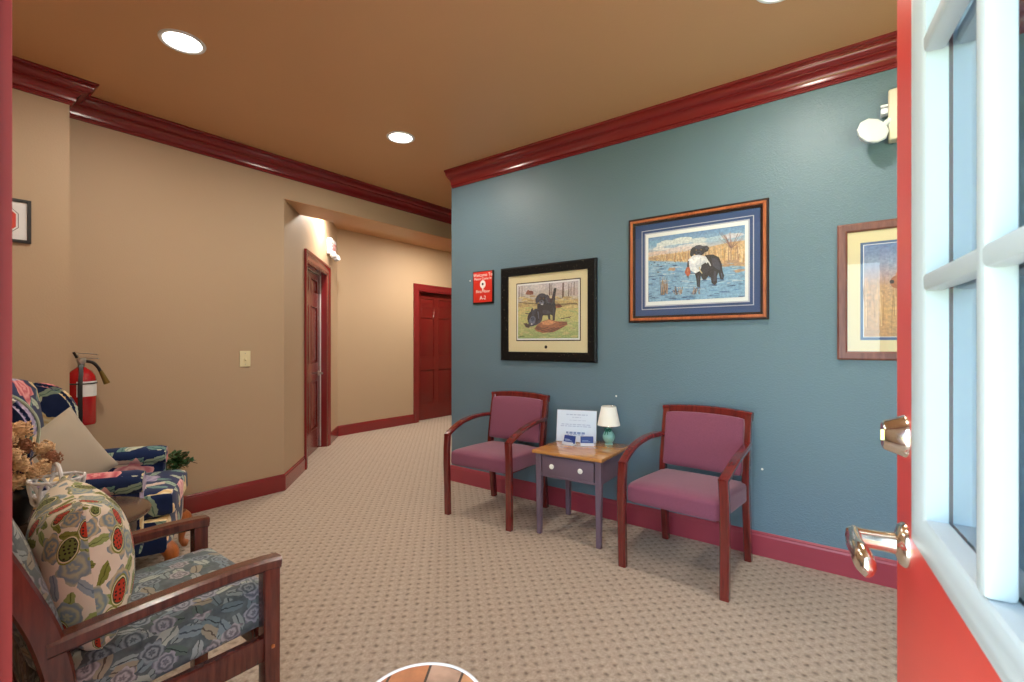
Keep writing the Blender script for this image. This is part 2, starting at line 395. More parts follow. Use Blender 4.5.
    def bar(self, pts, w, h, up=(1, 0, 0), mat=None, bev=0.004):
        """rectangular bar w (along up) x h swept along pts"""
        b = min(bev, w * .4, h * .4); a, c = w / 2, h / 2
        sec = [(-c + b, -a), (c - b, -a), (c, -a + b), (c, a - b), (c - b, a), (-c + b, a), (-c, a - b), (-c, -a + b)]
        return self.tube(pts, 1.0, mat=mat, sec=sec, up=up)
    def ball(self, c, r, sub=2, mat=None, sc=(1, 1, 1), rot=None):
        t = bmesh.new(); bmesh.ops.create_icosphere(t, subdivisions=sub, radius=r)
        bmesh.ops.scale(t, vec=Vector(sc), verts=t.verts)
        m = Matrix.Translation(Vector(c))
        if rot is not None: m = m @ Euler(rot).to_matrix().to_4x4()
        return self.add(t, m, mat)
    def torus(self, c, R, r, n=32, m=10, mat=None, rot=None, sc=(1, 1, 1)):
        q = Euler(rot).to_matrix() if rot else Matrix.Identity(3)
        pts = [Vector(c) + q @ Vector((R * math.cos(2 * PI * i / n) * sc[0], R * math.sin(2 * PI * i / n) * sc[1], 0)) for i in range(n)]
        return self.tube(pts, r, m, mat, closed=True)

def build(name, mb, mat=None, parent=None, loc=None, rotz=None, uv=False, angle=0.7, kind=None, label=None):
    me = bpy.data.meshes.new(name); mb.bm.normal_update(); mb.bm.to_mesh(me); mb.bm.free()
    mats = [M[m] for m in mb.mats] if mb.mats and mb.mats[0] is not None else []
    if mats:
        for m in mats: me.materials.append(m)
    else: me.materials.append(M[mat])
    me.set_sharp_from_angle(angle=angle)
    if uv:
        lay = me.uv_layers.new(name='UVMap')
        for p in me.polygons:
            n = p.normal; ax = max(range(3), key=lambda i: abs(n[i]))
            for li in p.loop_indices:
                c = me.vertices[me.loops[li].vertex_index].co
                lay.data[li].uv = ((c.y + .37, c.z), (c.x, c.z + .13), (c.x + .21, c.y))[ax]
    o = bpy.data.objects.new(name, me); COL.objects.link(o)
    if parent is not None: o.parent = parent
    if loc is not None: o.location = loc
    if rotz is not None: o.rotation_euler = (0, 0, rotz)
    if kind: o['kind'] = kind
    if label: o['label'] = label
    return o

def thing(name, label, cat, loc=(0, 0, 0), rotz=0.0, group=None):
    o = bpy.data.objects.new(name, None); o.empty_display_size = 0.05; COL.objects.link(o)
    o.location = loc; o.rotation_euler = (0, 0, rotz)
    o['label'] = label; o['category'] = cat
    if group: o['group'] = group
    return o

def tag(o, label, cat, group=None):
    o['label'] = label; o['category'] = cat
    if group: o['group'] = group
    return o

def copy_thing(o, label, loc, rotz):
    c = o.copy(); COL.objects.link(c); c.location = loc; c.rotation_euler = (0, 0, rotz); c['label'] = label
    def rec(src, dst):
        for ch in list(src.children):
            d = ch.copy(); COL.objects.link(d); d.parent = dst; rec(ch, d)
    rec(o, c); return c

def text_obj(name, body, size, mat, parent, loc, rot, depth=0.0006, align='CENTER', sx=1.0):
    cu = bpy.data.curves.new(name, 'FONT'); cu.body = body; cu.size = size; cu.extrude = depth; cu.align_x = align; cu.align_y = 'CENTER'
    tmp = bpy.data.objects.new('tmp_text', cu); COL.objects.link(tmp)
    dg = bpy.context.evaluated_depsgraph_get(); dg.update()
    me = bpy.data.meshes.new_from_object(tmp.evaluated_get(dg)); me.name = name
    bpy.data.objects.remove(tmp); bpy.data.curves.remove(cu)
    me.materials.clear(); me.materials.append(M[mat])
    o = bpy.data.objects.new(name, me); COL.objects.link(o); o.parent = parent; o.location = loc; o.rotation_euler = rot; o.scale = (sx, 1, 1)
    return o

def sweep(path, prof, closed_prof=True):
    """mitred sweep of prof [(out, z)] along an XY polyline; out = to the left of travel"""
    P = [Vector((x, y)) for x, y in path]; mb = MB(); t = bmesh.new(); rings = []
    for i, p in enumerate(P):
        ns = []
        if i > 0: d = (P[i] - P[i - 1]).normalized(); ns.append(Vector((-d.y, d.x)))
        if i < len(P) - 1: d = (P[i + 1] - P[i]).normalized(); ns.append(Vector((-d.y, d.x)))
        if len(ns) == 2: m = (ns[0] + ns[1]); m = m / (m.dot(ns[0]))
        else: m = ns[0]
        rings.append([t.verts.new((p.x + m.x * o, p.y + m.y * o, z)) for o, z in prof])
    n = len(prof)
    for a, b in zip(rings, rings[1:]):
        for j in range(n): t.faces.new((a[j], a[(j + 1) % n], b[(j + 1) % n], b[j]))
    t.faces.new(rings[0]); t.faces.new(rings[-1])
    bmesh.ops.recalc_face_normals(t, faces=t.faces[:])
    mb.add(t, None, None); return mb

# ------------------------------------------------------------------ dimensions of the place
H = 2.72            # ceiling
XT = 3.05           # teal wall face
YT = 3.90           # tan wall face
XF = 0.07           # inner face of the front wall
YH = 5.60           # far hall wall face
SOF = 2.42          # underside of the header over the hall opening
JX, JY = 0.64, 3.69 # outside corner of the projecting bit of wall on the left
DW0, DW1 = -0.158, 0.80   # entrance opening in y

def struct(name, mb, mat, **kw): return build(name, mb, mat, kind='structure', **kw)
def slab(name, x0, x1, y0, y1, z0, z1, mat):
    return struct(name, MB().box(((x0 + x1) / 2, (y0 + y1) / 2, (z0 + z1) / 2), (x1 - x0, y1 - y0, z1 - z0)), mat)

slab('floor', -0.08, 7.3, -3.2, 6.0, -0.1, 0.0, 'carpet')
slab('ceiling', -0.1, 7.3, -3.2, 6.0, H, H + 0.1, 'ceil')
# teal wall with its return into the hall (one L shaped wall)
mb = MB(); mb.prism([(XT, -3.0), (XT + .15, -3.0), (XT + .15, 2.85), (7.2, 2.85), (7.2, 3.0), (XT, 3.0)], H, None, None)
struct('wall_right', mb, 'teal')
slab('wall_side', XF - .15, XT + .15, -3.15, -3.0, 0, H, 'tan')
slab('light_block_back', 1.3, 7.3, 6.0, 6.1, 0, H, 'tan')  # unseen slab, added to stop outside light leaking round the hall doors
slab('light_block_side', 1.3, 1.4, YT + .12, 6.0, 0, H, 'tan')  # unseen side slab, added to close the same light leak
slab('wall_end', 7.2, 7.3, 2.85, 6.0, 0, H, 'tan')
# tan wall and its projecting end by the entrance
slab('wall_projection', XF - .15, JX, JY, YT + .12, 0, H, 'tan')
mb = MB(); mb.prism([(JX, YT), (2.0, YT), (1.93, YT + .12), (JX, YT + .12)], H)
struct('wall_left', mb, 'tan')
slab('wall_header', 2.0, 7.2, YT, YT + 0.37, SOF, H, 'tan')
# header underside is painted like the ceiling
slab('trim_soffit', 2.0, 7.2, YT + .002, YT + 0.37, SOF - .004, SOF, 'ceil')
# angled hall wall with a door opening
A0 = Vector((2.0, YT)); A1 = Vector((3.58, YH)); AD = (A1 - A0).normalized(); AL = (A1 - A0).length; AANG = math.atan2(AD.y, AD.x)
def wall_with_hole(name, L, t0, t1, zt, thick, loc, ang, mat):
    mb = MB()                                   # local x along the wall, y = 0 face, +y behind
    mb.box((t0 / 2, thick / 2, H / 2), (t0, thick, H)); mb.box(((t1 + L) / 2, thick / 2, H / 2), (L - t1, thick, H))
    mb.box(((t0 + t1) / 2, thick / 2, (zt + H) / 2), (t1 - t0, thick, H - zt))
    return struct(name, mb, mat, loc=loc, rotz=ang)
D1a, D1b, DZ = 0.74, 1.70, 2.035
wall_with_hole('wall_angled', AL, D1a, D1b, DZ, 0.13, (A0.x, A0.y, 0), AANG, 'tan')
D2a, D2b = 4.965 - 3.5, 5.90 - 3.5
wall_with_hole('wall_far', 3.7, D2a, D2b, DZ, 0.13, (3.5, YH, 0), 0, 'tan')
# front wall with the entrance and an unseen window enlarged for more daylight (behind the camera)
mb = MB()
ops = [(-2.75, -0.50, 0.25, 2.35), (DW0, DW1, 0.0, 2.07)]
y = -3.0
for a, b, z0, z1 in ops:
    mb.box((XF - .075, (y + a) / 2, H / 2), (.15, a - y, H))
    if z0 > 0: mb.box((XF - .075, (a + b) / 2, z0 / 2), (.15, b - a, z0))
    mb.box((XF - .075, (a + b) / 2, (z1 + H) / 2), (.15, b - a, H - z1)); y = b
mb.box((XF - .075, (y + JY) / 2, H / 2), (.15, JY - y, H))
struct('wall_front', mb, 'tan')
for i, (a, b, z0, z1) in enumerate(ops[:1]):
    w = thing('window_%d' % (i + 1), 'white framed front window', 'window', (XF - .075, (a + b) / 2, (z0 + z1) / 2)); w['kind'] = 'structure'
    del w['category'], w['label']
    wy, wz = b - a, z1 - z0; m = MB()
    for s in (-1, 1):
        m.box((0, s * (wy / 2 - .025), 0), (.09, .05, wz), .004); m.box((0, 0, s * (wz / 2 - .025)), (.09, wy - .1, .05), .004)
    m.box((0, 0, 0), (.05, .04, wz - .1), .004)
    build('window_frame', m, 'white', w)
    build('pane', MB().box((0, 0, 0), (.006, wy - .1, wz - .1)), 'glass', w)
# outdoors in front of the entrance
slab('ground_porch', -4.5, -0.08, -4.0, 5.0, -0.14, -0.03, 'concrete')
slab('ground_lawn', -30, -4.5, -25, 25, -0.2, -0.06, 'lawn')

# crown moulding and baseboards
crown = [(0, 0), (0, -.13), (.009, -.13), (.012, -.126), (.012, -.121), (.017, -.119), (.020, -.115), (.017, -.111), (.024, -.109)]
crown += [(.024 + .034 * (1 - math.cos(a)), -.107 + .046 * math.sin(a)) for a in [PI / 2 * i / 6 for i in range(1, 7)]]      # cove
crown += [(.062, -.060), (.062, -.055)]
crown += [(.062 + .030 * math.sin(a), -.055 + .032 * (1 - math.cos(a))) for a in [PI / 2 * i / 8 for i in range(1, 9)]]      # round
crown += [(.096, -.022), (.096, -.014), (.104, -.013), (.110, -.008), (.11, 0)]
crown = [(o, H + z) for o, z in crown]
struct('trim_1', sweep([(XF, -3.0), (XT, -3.0), (XT, 2.985)], crown), 'maroon', angle=0.35)
struct('trim_2', sweep([(7.2, YT), (JX, YT), (JX, JY), (XF, JY), (XF, -3.0)], crown), 'maroon', angle=0.35)
base = [(0, 0), (0.014, 0), (0.014, .112), (.010, .122), (.010, .128), (.004, .136), (0, .136)]
CS = 0.095
pa = A0 + AD * (D1a - CS); pb = A0 + AD * (D1b + CS)
struct('baseboard_right', sweep([(XF, -3.0), (XT, -3.0), (XT, 3.0), (7.2, 3.0)], base), 'maroon_base', angle=0.35)
struct('baseboard_left', sweep([(pa.x, pa.y), (A0.x, A0.y), (JX, YT), (JX, JY), (XF, JY), (XF, DW1 + .1)], base), 'maroon', angle=0.35)
struct('baseboard_far', sweep([(3.5 + D2a - CS, YH), (A1.x, A1.y), (pb.x, pb.y)], base), 'maroon', angle=0.35)
struct('baseboard_hall', sweep([(7.2, YH), (3.5 + D2b + CS, YH)], base), 'maroon', angle=0.35)
struct('baseboard_front', sweep([(XF, DW0 - .1), (XF, -3.0)], base), 'maroon_base', angle=0.35)

# ------------------------------------------------------------------ six panel doors in the hall
def casing(mb, w, h, cw, mat=None):
    prof = [(0, 0), (cw, 0), (cw, -.022), (cw - .018, -.022), (cw - .026, -.015), (.012, -.012), (0, -.008)]   # (outwards from opening, y)
    pts = [(-w / 2, 0), (-w / 2, h), (w / 2, h), (w / 2, 0)]
    dirs = [(-1, 0), (-1, 1), (1, 1), (1, 0)]
    t = bmesh.new(); rings = []
    for (x, z), (dx, dz) in zip(pts, dirs): rings.append([t.verts.new((x + dx * o, yy, z + dz * o)) for o, yy in prof])
    n = len(prof)
    for a, b in zip(rings, rings[1:]):
        for j in range(n): t.faces.new((a[j], a[(j + 1) % n], b[(j + 1) % n], b[j]))
    t.faces.new(rings[0]); t.faces.new(rings[-1]); bmesh.ops.recalc_face_normals(t, faces=t.faces[:])
    mb.add(t, None, mat)

def six_panel(w, h):
    t0, tf = .019, .039; m = MB()
    m.box((w / 2, tf / 2, h / 2), (w, t0, h))
    st, mu = .115, .11
    zs = [(0.25, 0.79), (0.99, 1.62), (1.775, 1.925)]
    for y in (0.005, tf - .005):
        for x in (st / 2, w / 2, w - st / 2): m.box((x, y, h / 2), (st if x != w / 2 else mu, .0100, h), .004, 1)
        zz = [0] + [v for p in zs for v in p] + [h]
        for a, b in zip(zz[::2], zz[1::2]):
            for s in (0, 1):
                xa = st + s * ((w - mu) / 2 - st + mu); m.box((xa + ((w - mu) / 2 - st) / 2, y, (a + b) / 2), ((w - mu) / 2 - st + .006, .0100, b - a), .004, 1)
    pw = (w - mu) / 2 - st
    for s in (0, 1):
        xa = st + s * (pw + mu)
        for a, b in zs:
            for sg, y in ((-1, .010), (1, tf - .010)):
                yb = (.0, tf)[sg > 0]      # bead round the panel
                for bx, bz, bw, bh in ((xa + pw / 2, a, pw + .012, .012), (xa + pw / 2, b, pw + .012, .012), (xa, (a + b) / 2, .012, b - a), (xa + pw, (a + b) / 2, .012, b - a)): m.box((bx, yb, bz), (bw, .008, bh), .0035, 2)
                t = bmesh.new()
                o = [(xa + .02, a + .02), (xa + pw - .02, a + .02), (xa + pw - .02, b - .02), (xa + .02, b - .02)]
                i = [(xa + .045, a + .045), (xa + pw - .045, a + .045), (xa + pw - .045, b - .045), (xa + .045, b - .045)]
                vo = [t.verts.new((p[0], y, p[1])) for p in o]; vi = [t.verts.new((p[0], y + sg * .008, p[1])) for p in i]
                for q in range(4): t.faces.new((vo[q], vo[(q + 1) % 4], vi[(q + 1) % 4], vi[q]))
                t.faces.new(vi); bmesh.ops.recalc_face_normals(t, faces=t.faces[:]); m.add(t, None, None, False)
    return m

def lever_handle(mb, x, z, y0, sgn, length):
    """rose on the plane y0, lever pointing sgn in x, sticking out to -y"""
    rot = Matrix.Rotation(PI / 2, 4, 'X')
    mb.lathe([(0, 0), (.031, 0), (.031, .006), (.026, .011), (.013, .014), (.012, .05), (0, .052)], 20, (x, y0, z), None, rot)
    pts = [(x, y0 - .045, z), (x + sgn * .02, y0 - .05, z), (x + sgn * length * .6, y0 - .05, z + .004), (x + sgn * length, y0 - .047, z - .002)]
    mb.tube(pts, [.010, .010, .0085, .007], 10)

def hall_door(name, loc, ang, w, recess, handle, seal):
    d = thing(name, '', '', loc, ang); d['kind'] = 'structure'; del d['category'], d['label']
    m = MB(); casing(m, w, DZ, CS); build('door_frame', m, 'maroon', d)
    m = MB()
    for s in (-1, 1): m.box((s * (w / 2 - .009), .066, DZ / 2), (.018, .128, DZ), .001, 1)
    m.box((0, .066, DZ - .009), (w - .036, .128, .018), .001, 1)
    build('jamb', m, 'maroon', d)
    m = six_panel(w - .040, DZ - .022)
    bmesh.ops.translate(m.bm, vec=(-(w - .040) / 2, recess, .004), verts=m.bm.verts)
    build('door_leaf', m, 'door', d)
    if seal:
        m = MB(); m.box((w / 2 - .028, recess - .012, DZ / 2), (.014, .014, DZ - .03), .003); m.box((0, recess - .012, DZ - .026), (w - .06, .014, .012), .003)
        build('weatherstrip', m, 'whiteseal', d, label='white weatherstrip')
    if handle:
        m = MB(); lever_handle(m, w / 2 - .085, .87, recess, -1, .105); build('door_handle', m, 'steel', d, label='silver lever handle')
    return d
p1 = A0 + AD * ((D1a + D1b) / 2)
hall_door('door_1', (p1.x, p1.y, 0), AANG, D1b - D1a, 0.085, True, True)
hall_door('door_2', (3.5 + (D2a + D2b) / 2, YH, 0), 0, D2b - D2a, 0.085, False, False)

# ------------------------------------------------------------------ entrance door, standing open
DE = (0.997, -0.028); DANG = math.radians(187.3); DWID = 0.925
d3 = thing('door_3', '', '', (DE[0], DE[1], 0), DANG); d3['kind'] = 'structure'; del d3['category'], d3['label']
LX0, LX1, LZ0, LZ1 = 0.148, 0.872, 0.945, 1.950
m = MB(); T = .044
h0, h1, v0, v1 = LX0 + .02, LX1 - .02, LZ0 + .02, LZ1 - .02           # leaf with a hole for the glass
tt = bmesh.new(); rg = []
for yy in (0, T):
    rg.append(([tt.verts.new((x, yy, z)) for x, z in ((0, .01), (DWID, .01), (DWID, 2.035), (0, 2.035))], [tt.verts.new((x, yy, z)) for x, z in ((h0, v0), (h1, v0), (h1, v1), (h0, v1))]))
for q in range(4):
    r_ = (q + 1) % 4
    for o_, i_ in rg: tt.faces.new((o_[q], o_[r_], i_[r_], i_[q]))
    for kk in (0, 1): tt.faces.new((rg[0][kk][q], rg[0][kk][r_], rg[1][kk][r_], rg[1][kk][q]))
bmesh.ops.recalc_face_normals(tt, faces=tt.faces[:]); m.add(tt, None, None, False)
build('door_leaf', m, 'entry_red', d3)
def lite_frame(y0, sgn):
    """moulded ring round the glass plus the muntins on one face; y0 = door face, sgn = outwards"""
    mb = MB(); fw = .05
    prof = [(0, 0), (0, .003), (.012, .010), (.030, .011), (.046, .006), (fw, .002), (fw, -.02)]      # (inwards, outwards)
    cs = [(LX0, LZ0, 1, 1), (LX1, LZ0, -1, 1), (LX1, LZ1, -1, -1), (LX0, LZ1, 1, -1)]
    t = bmesh.new(); rings = [[t.verts.new((x + sx * o, y0 + sgn * q, z + sz * o)) for o, q in prof] for x, z, sx, sz in cs]
    for i in range(4):
        a, b = rings[i], rings[(i + 1) % 4]
        for j in range(len(prof) - 1): t.faces.new((a[j], a[j + 1], b[j + 1], b[j]))
    bmesh.ops.recalc_face_normals(t, faces=t.faces[:]); mb.add(t)
    gx0, gx1, gz0, gz1 = LX0 + fw, LX1 - fw, LZ0 + fw, LZ1 - fw
    yc = y0 - sgn * .006; dp = .024
    for i in (1, 2):
        x = gx0 + (gx1 - gx0) * i / 3; mb.box((x, yc, (gz0 + gz1) / 2), (.022, dp, gz1 - gz0), .005, 2)
        z = gz0 + (gz1 - gz0) * i / 3; mb.box(((gx0 + gx1) / 2, yc, z), (gx1 - gx0, dp * .96, .022), .005, 2)
    return mb
build('lite_frame', lite_frame(0.0, -1), 'lite', d3, label='white moulded glass frame')
build('lite_frame', lite_frame(T, 1), 'lite', d3, label='white moulded glass frame')
build('pane', MB().box(((LX0 + LX1) / 2, T / 2, (LZ0 + LZ1) / 2), (LX1 - LX0 - .04, .005, LZ1 - LZ0 - .04)), 'doorglass', d3)
m = MB(); rot = Matrix.Rotation(PI / 2, 4, 'X'); HX = .070
m.lathe([(0, 0), (.032, 0), (.032, .003), (.030, .006), (.022, .027), (.019, .029), (.012, .028), (0, .028)], 28, (HX, 0, 1.080), None, rot)
m.box((HX, -.029, 1.080), (.003, .004, .016))
build('deadbolt', m, 'nickel', d3, label='polished deadbolt cylinder')
m = MB(); Z = .917
m.lathe([(0, 0), (.033, 0), (.033, .004), (.029, .009), (.016, .014), (.0145, .03), (.0145, .056), (.017, .066), (.012, .074), (0, .076)], 28, (HX, 0, Z), None, rot)
m.tube([(HX - .006, -.064, Z), (HX + .02, -.066, Z), (HX + .055, -.066, Z + .002), (HX + .085, -.062, Z - .002), (HX + .102, -.058, Z - .006), (HX + .108, -.057, Z - .007)], [.016, .018, .017, .020, .016, .006], 14, None,
       sec=[(math.cos(2 * PI * j / 14) * .62, math.sin(2 * PI * j / 14)) for j in range(14)], up=(0, 0, 1))
m.lathe([(0, 0), (.030, 0), (.030, .004), (.013, .012), (.012, .05), (0, .052)], 20, (HX, T, Z), None, Matrix.Rotation(-PI / 2, 4, 'X'))
m.tube([(HX, T + .045, Z), (HX + .03, T + .05, Z), (HX + .11, T + .048, Z - .004)], [.011, .011, .008], 12)
build('door_handle', m, 'nickel', d3, label='polished lever handle')
m = MB(); m.box((-.0005, T / 2, Z), (.002, .024, .057)); m.box((-.0005, T / 2, 1.080), (.002, .024, .057)); build('latch_plate', m, 'nickel', d3)
m = MB()
for z in (.25, 1.05, 1.83): m.cyl((DWID + .004, T + .004, z - .045), (DWID + .004, T + .004, z + .045), .007)
build('hinge', m, 'steel', d3)
# red jamb with stop and moulded casing on the room side
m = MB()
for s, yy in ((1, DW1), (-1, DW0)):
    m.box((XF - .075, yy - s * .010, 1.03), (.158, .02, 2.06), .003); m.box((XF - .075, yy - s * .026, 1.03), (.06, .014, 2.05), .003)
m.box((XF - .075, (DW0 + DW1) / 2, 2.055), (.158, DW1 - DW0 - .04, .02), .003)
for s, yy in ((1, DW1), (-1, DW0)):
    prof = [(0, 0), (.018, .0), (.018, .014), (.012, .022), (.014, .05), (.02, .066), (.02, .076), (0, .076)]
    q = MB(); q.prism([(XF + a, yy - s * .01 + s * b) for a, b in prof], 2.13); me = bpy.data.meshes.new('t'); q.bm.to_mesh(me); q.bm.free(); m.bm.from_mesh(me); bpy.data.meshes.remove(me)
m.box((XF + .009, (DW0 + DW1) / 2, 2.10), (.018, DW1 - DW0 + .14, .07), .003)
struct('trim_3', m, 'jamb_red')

# ------------------------------------------------------------------ ceiling lights
def add_area(name, loc, size, power, col, rot=(0, 0, 0), shape='DISK', sy=None):
    L = bpy.data.lights.new(name, 'AREA'); L.shape = shape; L.size = size; L.energy = power; L.color = col
    if sy: L.size_y = sy
    o = bpy.data.objects.new(name, L); COL.objects.link(o); o.location = loc; o.rotation_euler = rot; return o
WARM = (1.0, 0.92, 0.80)
def can(loc, label, power):
    t = thing('recessed_light', label, 'ceiling light', (*loc, H), 0, 'recessed ceiling lights')
    m = MB(); m.lathe([(.08, -.0015), (.083, -.005), (.09, -.008), (.098, -.006), (.101, 0), (.08, 0)], 36)
    build('trim_ring', m, 'white', t)
    m = MB(); m.lathe([(0, -.007), (.05, -.0065), (.082, -.003), (.082, 0), (0, 0)], 32); build('lens', m, 'lens', t)
    add_area('lamp_light', (*loc, H - .012), .13, power, WARM)
can((.895, 2.745), 'round recessed ceiling light nearest the projecting tan wall', 13)
can((2.275, 2.755), 'round recessed ceiling light nearest the end of the teal wall', 13)
can((2.277, .317), 'round recessed ceiling light at the top edge, above the framed teal wall', 13)
add_area('lamp_light', (3.05, 4.72, H - .02), .12, 18, WARM)
add_area('lamp_light', (4.9, 4.6, H - .02), .12, 38, WARM)
add_area('lamp_light', (.895, .34, H - .02), .12, 10, WARM)

# ------------------------------------------------------------------ burgundy armchairs
def curve(keys, n):
    """catmull-rom through keys"""
    K = [Vector(k) for k in keys]; K = [2 * K[0] - K[1]] + K + [2 * K[-1] - K[-2]]; out = []
    S = len(K) - 3
    for i in range(S):
        p0, p1, p2, p3 = K[i:i + 4]
        for j in range(n):
            t = j / n; out.append(.5 * ((2 * p1) + (-p0 + p2) * t + (2 * p0 - 5 * p1 + 4 * p2 - p3) * t * t + (-p0 + 3 * p1 - 3 * p2 + p3) * t ** 3))
    out.append(K[-2]); return out

def guest_chair(label, loc, rotz):
    t = thing('armchair', label, 'chair', loc, rotz, 'burgundy guest armchairs')
    # seat: thick foam block with a gentle crown, pinched between the arm legs
    def f(u, p):
        p.z += .016 * (1 - u.x ** 2) * (1 - u.y ** 2) * (u.z > 0)
        p.z += .018 * max(0, u.y) ** 3 * (-1 if u.z > 0 else 0) * .5
        return p
    build('seat', MB().soft((0, .005, .401), (.492, .50, .112), .022, 12, (math.radians(2), 0, 0), None, f), 'burgundy', t)
    def fb(u, p):
        p.y += .02 * (u.x ** 2) - .012 * (1 - u.x ** 2) * (1 - u.z ** 2) * (0 if u.y < 0 else -1)
        p.z += .012 * (1 - u.x ** 2) * (u.z > 0) ; return p
    build('backrest', MB().soft((0, -.238, .636), (.450, .046, .318), .014, 10, (math.radians(10), 0, 0), None, fb), 'burgundy', t)
    m = MB(); m.box((0, .2, .36), (.46, .022, .03), .003); m.box((0, -.2, .36), (.44, .022, .03), .003)
    for s in (-1, 1): m.box((s * .225, 0, .36), (.022, .43, .03), .003)
    build('seat_frame', m, 'mahog', t)
    for s in (-1, 1):
        m = MB(); m.bar([(s * .266, .255, 0), (s * .268, .258, .2), (s * .270, .262, .36), (s * .268, .263, .47), (s * .262, .262, .568)], .044, .036, (1, 0, 0), None, .006)
        build('leg', m, 'mahog', t)
        m = MB(); m.bar(curve([(s * .238, -.262, 0), (s * .238, -.238, .22), (s * .238, -.215, .42), (s * .236, -.238, .62), (s * .236, -.273, .81)], 5), .038, .045, (1, 0, 0), None, .006)
        build('leg', m, 'mahog', t, label='rear leg rising into the back post')
        m = MB(); m.bar(curve([(s * .262, .272, .562), (s * .268, .20, .598), (s * .272, .09, .636), (s * .268, -.05, .658), (s * .256, -.17, .662), (s * .243, -.235, .656)], 6), .046, .028, (1, 0, 0), None, .007)
        build('arm', m, 'mahog', t)
    m = MB()
    pts = [(x, -.272 - .016 + .016 * (x / .25) ** 2, .806 + .014 * (1 - (x / .25) ** 2)) for x in [-.257 + .514 * i / 12 for i in range(13)]]
    m.tube(pts, 1.0, None, None, sec=[(-.018, -.024), (.018, -.024), (.018, .020), (.010, .026), (-.010, .026), (-.018, .020)], up=(0, 0, 1))
    build('top_rail', m, 'mahog', t)
    return t
R = math.radians
c1 = guest_chair('burgundy wooden armchair left of the small drawer table, nearer the hallway', (2.700, 2.176, 0), R(93.1))
copy_thing(c1, 'burgundy wooden armchair right of the small drawer table, nearer the open red door', (2.684, .820, 0), R(86.7))

# ------------------------------------------------------------------ small drawer table
t = thing('side_table', 'small plum grey side table with oak top and one drawer between the burgundy chairs', 'table', (2.757, 1.523, 0), R(93.2))
TT = .54
build('tabletop', MB().box((0, .0, TT - .011), (.48, .485, .022), .007, 3), 'oak', t)
for sx in (-1, 1):
    for sy in (-1, 1): build('leg', MB().box((sx * .205, sy * .2, (TT - .022) / 2), (.04, .04, TT - .022), .003, 1, None, None, (.72, .72)), 'plum', t)
m = MB(); m.box((0, -.2, .445), (.37, .022, .146), .002)
for s in (-1, 1): m.box((s * .205, 0, .445), (.022, .36, .146), .002)
m.box((0, .2, .3795), (.37, .022, .015), .002); m.box((0, .2, .512), (.37, .022, .012), .002)
build('apron', m, 'plum', t)
dr = build('drawer', MB().box((0, .206, .446), (.355, .02, .116), .003), 'plum', t)
for s in (-1, 1):
    m = MB(); m.lathe([(0, 0), (.007, 0), (.007, .008), (.015, .014), (.0165, .02), (.013, .026), (0, .029)], 18, (s * .098, .216, .448), None, Matrix.Rotation(-PI / 2, 4, 'X'))
    build('knob', m, 'knob', dr, label='white round knob')

# lamp
t = thing('table_lamp', 'tiny jade table lamp with cream shade on the oak topped side table', 'lamp', (2.942, 1.425, TT))
build('base', MB().lathe([(0, 0), (.027, 0), (.028, .005), (.022, .009), (.034, .025), (.042, .045), (.042, .058), (.034, .078), (.020, .094), (.013, .104), (.013, .112), (.016, .118), (.010, .122), (0, .122)], 28), 'jade', t)
m = MB()
m.torus((0, 0, .1), .0165, .004, 20, 8); m.torus((-.026, .010, .1), .012, .0035, 16, 6, None, (.3, 1.2, 0), (1, .6, 1)); m.torus((-.022, -.016, .1), .012, .0035, 16, 6, None, (-.3, 1.2, 0), (1, .6, 1))
m.tube([(-.022, 0, .1), (-.032, .008, .085), (-.040, .010, .066)], .003, 6); m.tube([(-.022, 0, .1), (-.032, -.006, .085), (-.040, -.01, .07)], .003, 6)
build('ribbon', m, 'ribbon', t, label='dark teal ribbon bow')
m = MB(); m.cyl((0, 0, .12), (0, 0, .2), .005); build('stem', m, 'nickel', t)
sh = build('lamp_shade', MB().lathe([(.074, .128), (.0755, .13), (.049, .256), (.0475, .256), (.072, .131)], 36), 'shade', t)
m = MB(); m.torus((0, 0, .256), .0485, .0012, 32, 6); m.torus((0, 0, .129), .0748, .0012, 32, 6)
for i in range(3): m.cyl((0, 0, .2), (.045 * math.cos(i * 2.1), .045 * math.sin(i * 2.1), .252), .001, None, 6)
build('shade_wire', m, 'nickel', sh)

# paper notice leaning in a clear stand
pm = Vector((2.8655, 1.633)); pdir = Vector((.085, -.248)).normalized(); pang = math.atan2(pdir.y, pdir.x)
t = thing('notice_stand', 'pale printed notice in a clear stand on the oak topped side table', 'notice', (pm.x, pm.y, TT), pang)
tilt = R(-9)
sheet = MB().box((0, .017, .108), (.268, .002, .208), 0, 1, (tilt, 0, 0), 'paper')
m = MB(); m.box((0, .0195, .1085), (.276, .002, .215), 0, 1, (tilt, 0, 0)); m.box((0, .03, .002), (.276, .06, .003), .001)
build('holder', m, 'acrylic', t)
def greek(lines, mat):
    rr = random.Random(3)
    for zc, hh, x0, x1 in lines:
        x = x0
        while x < x1 - .004:
            w = min(rr.uniform(.012, .032), x1 - x); y = .017 - .0012 - (zc - .108) * math.tan(tilt)
            sheet.box((x + w / 2, y, zc), (w, .0006, hh), 0, 1, (tilt, 0, 0), mat); x += w + .006
greek([(.184, .007, -.072, .076), (.166, .004, -.03, .03), (.146, .003, -.05, .07), (.118, .006, -.105, .105), (.106, .006, -.11, .1)], 'ink_pale')
greek([(.062, .014, -.07, .06), (.05, .004, -.06, .055)], 'ink_blue')
build('sheet', sheet, None, t)

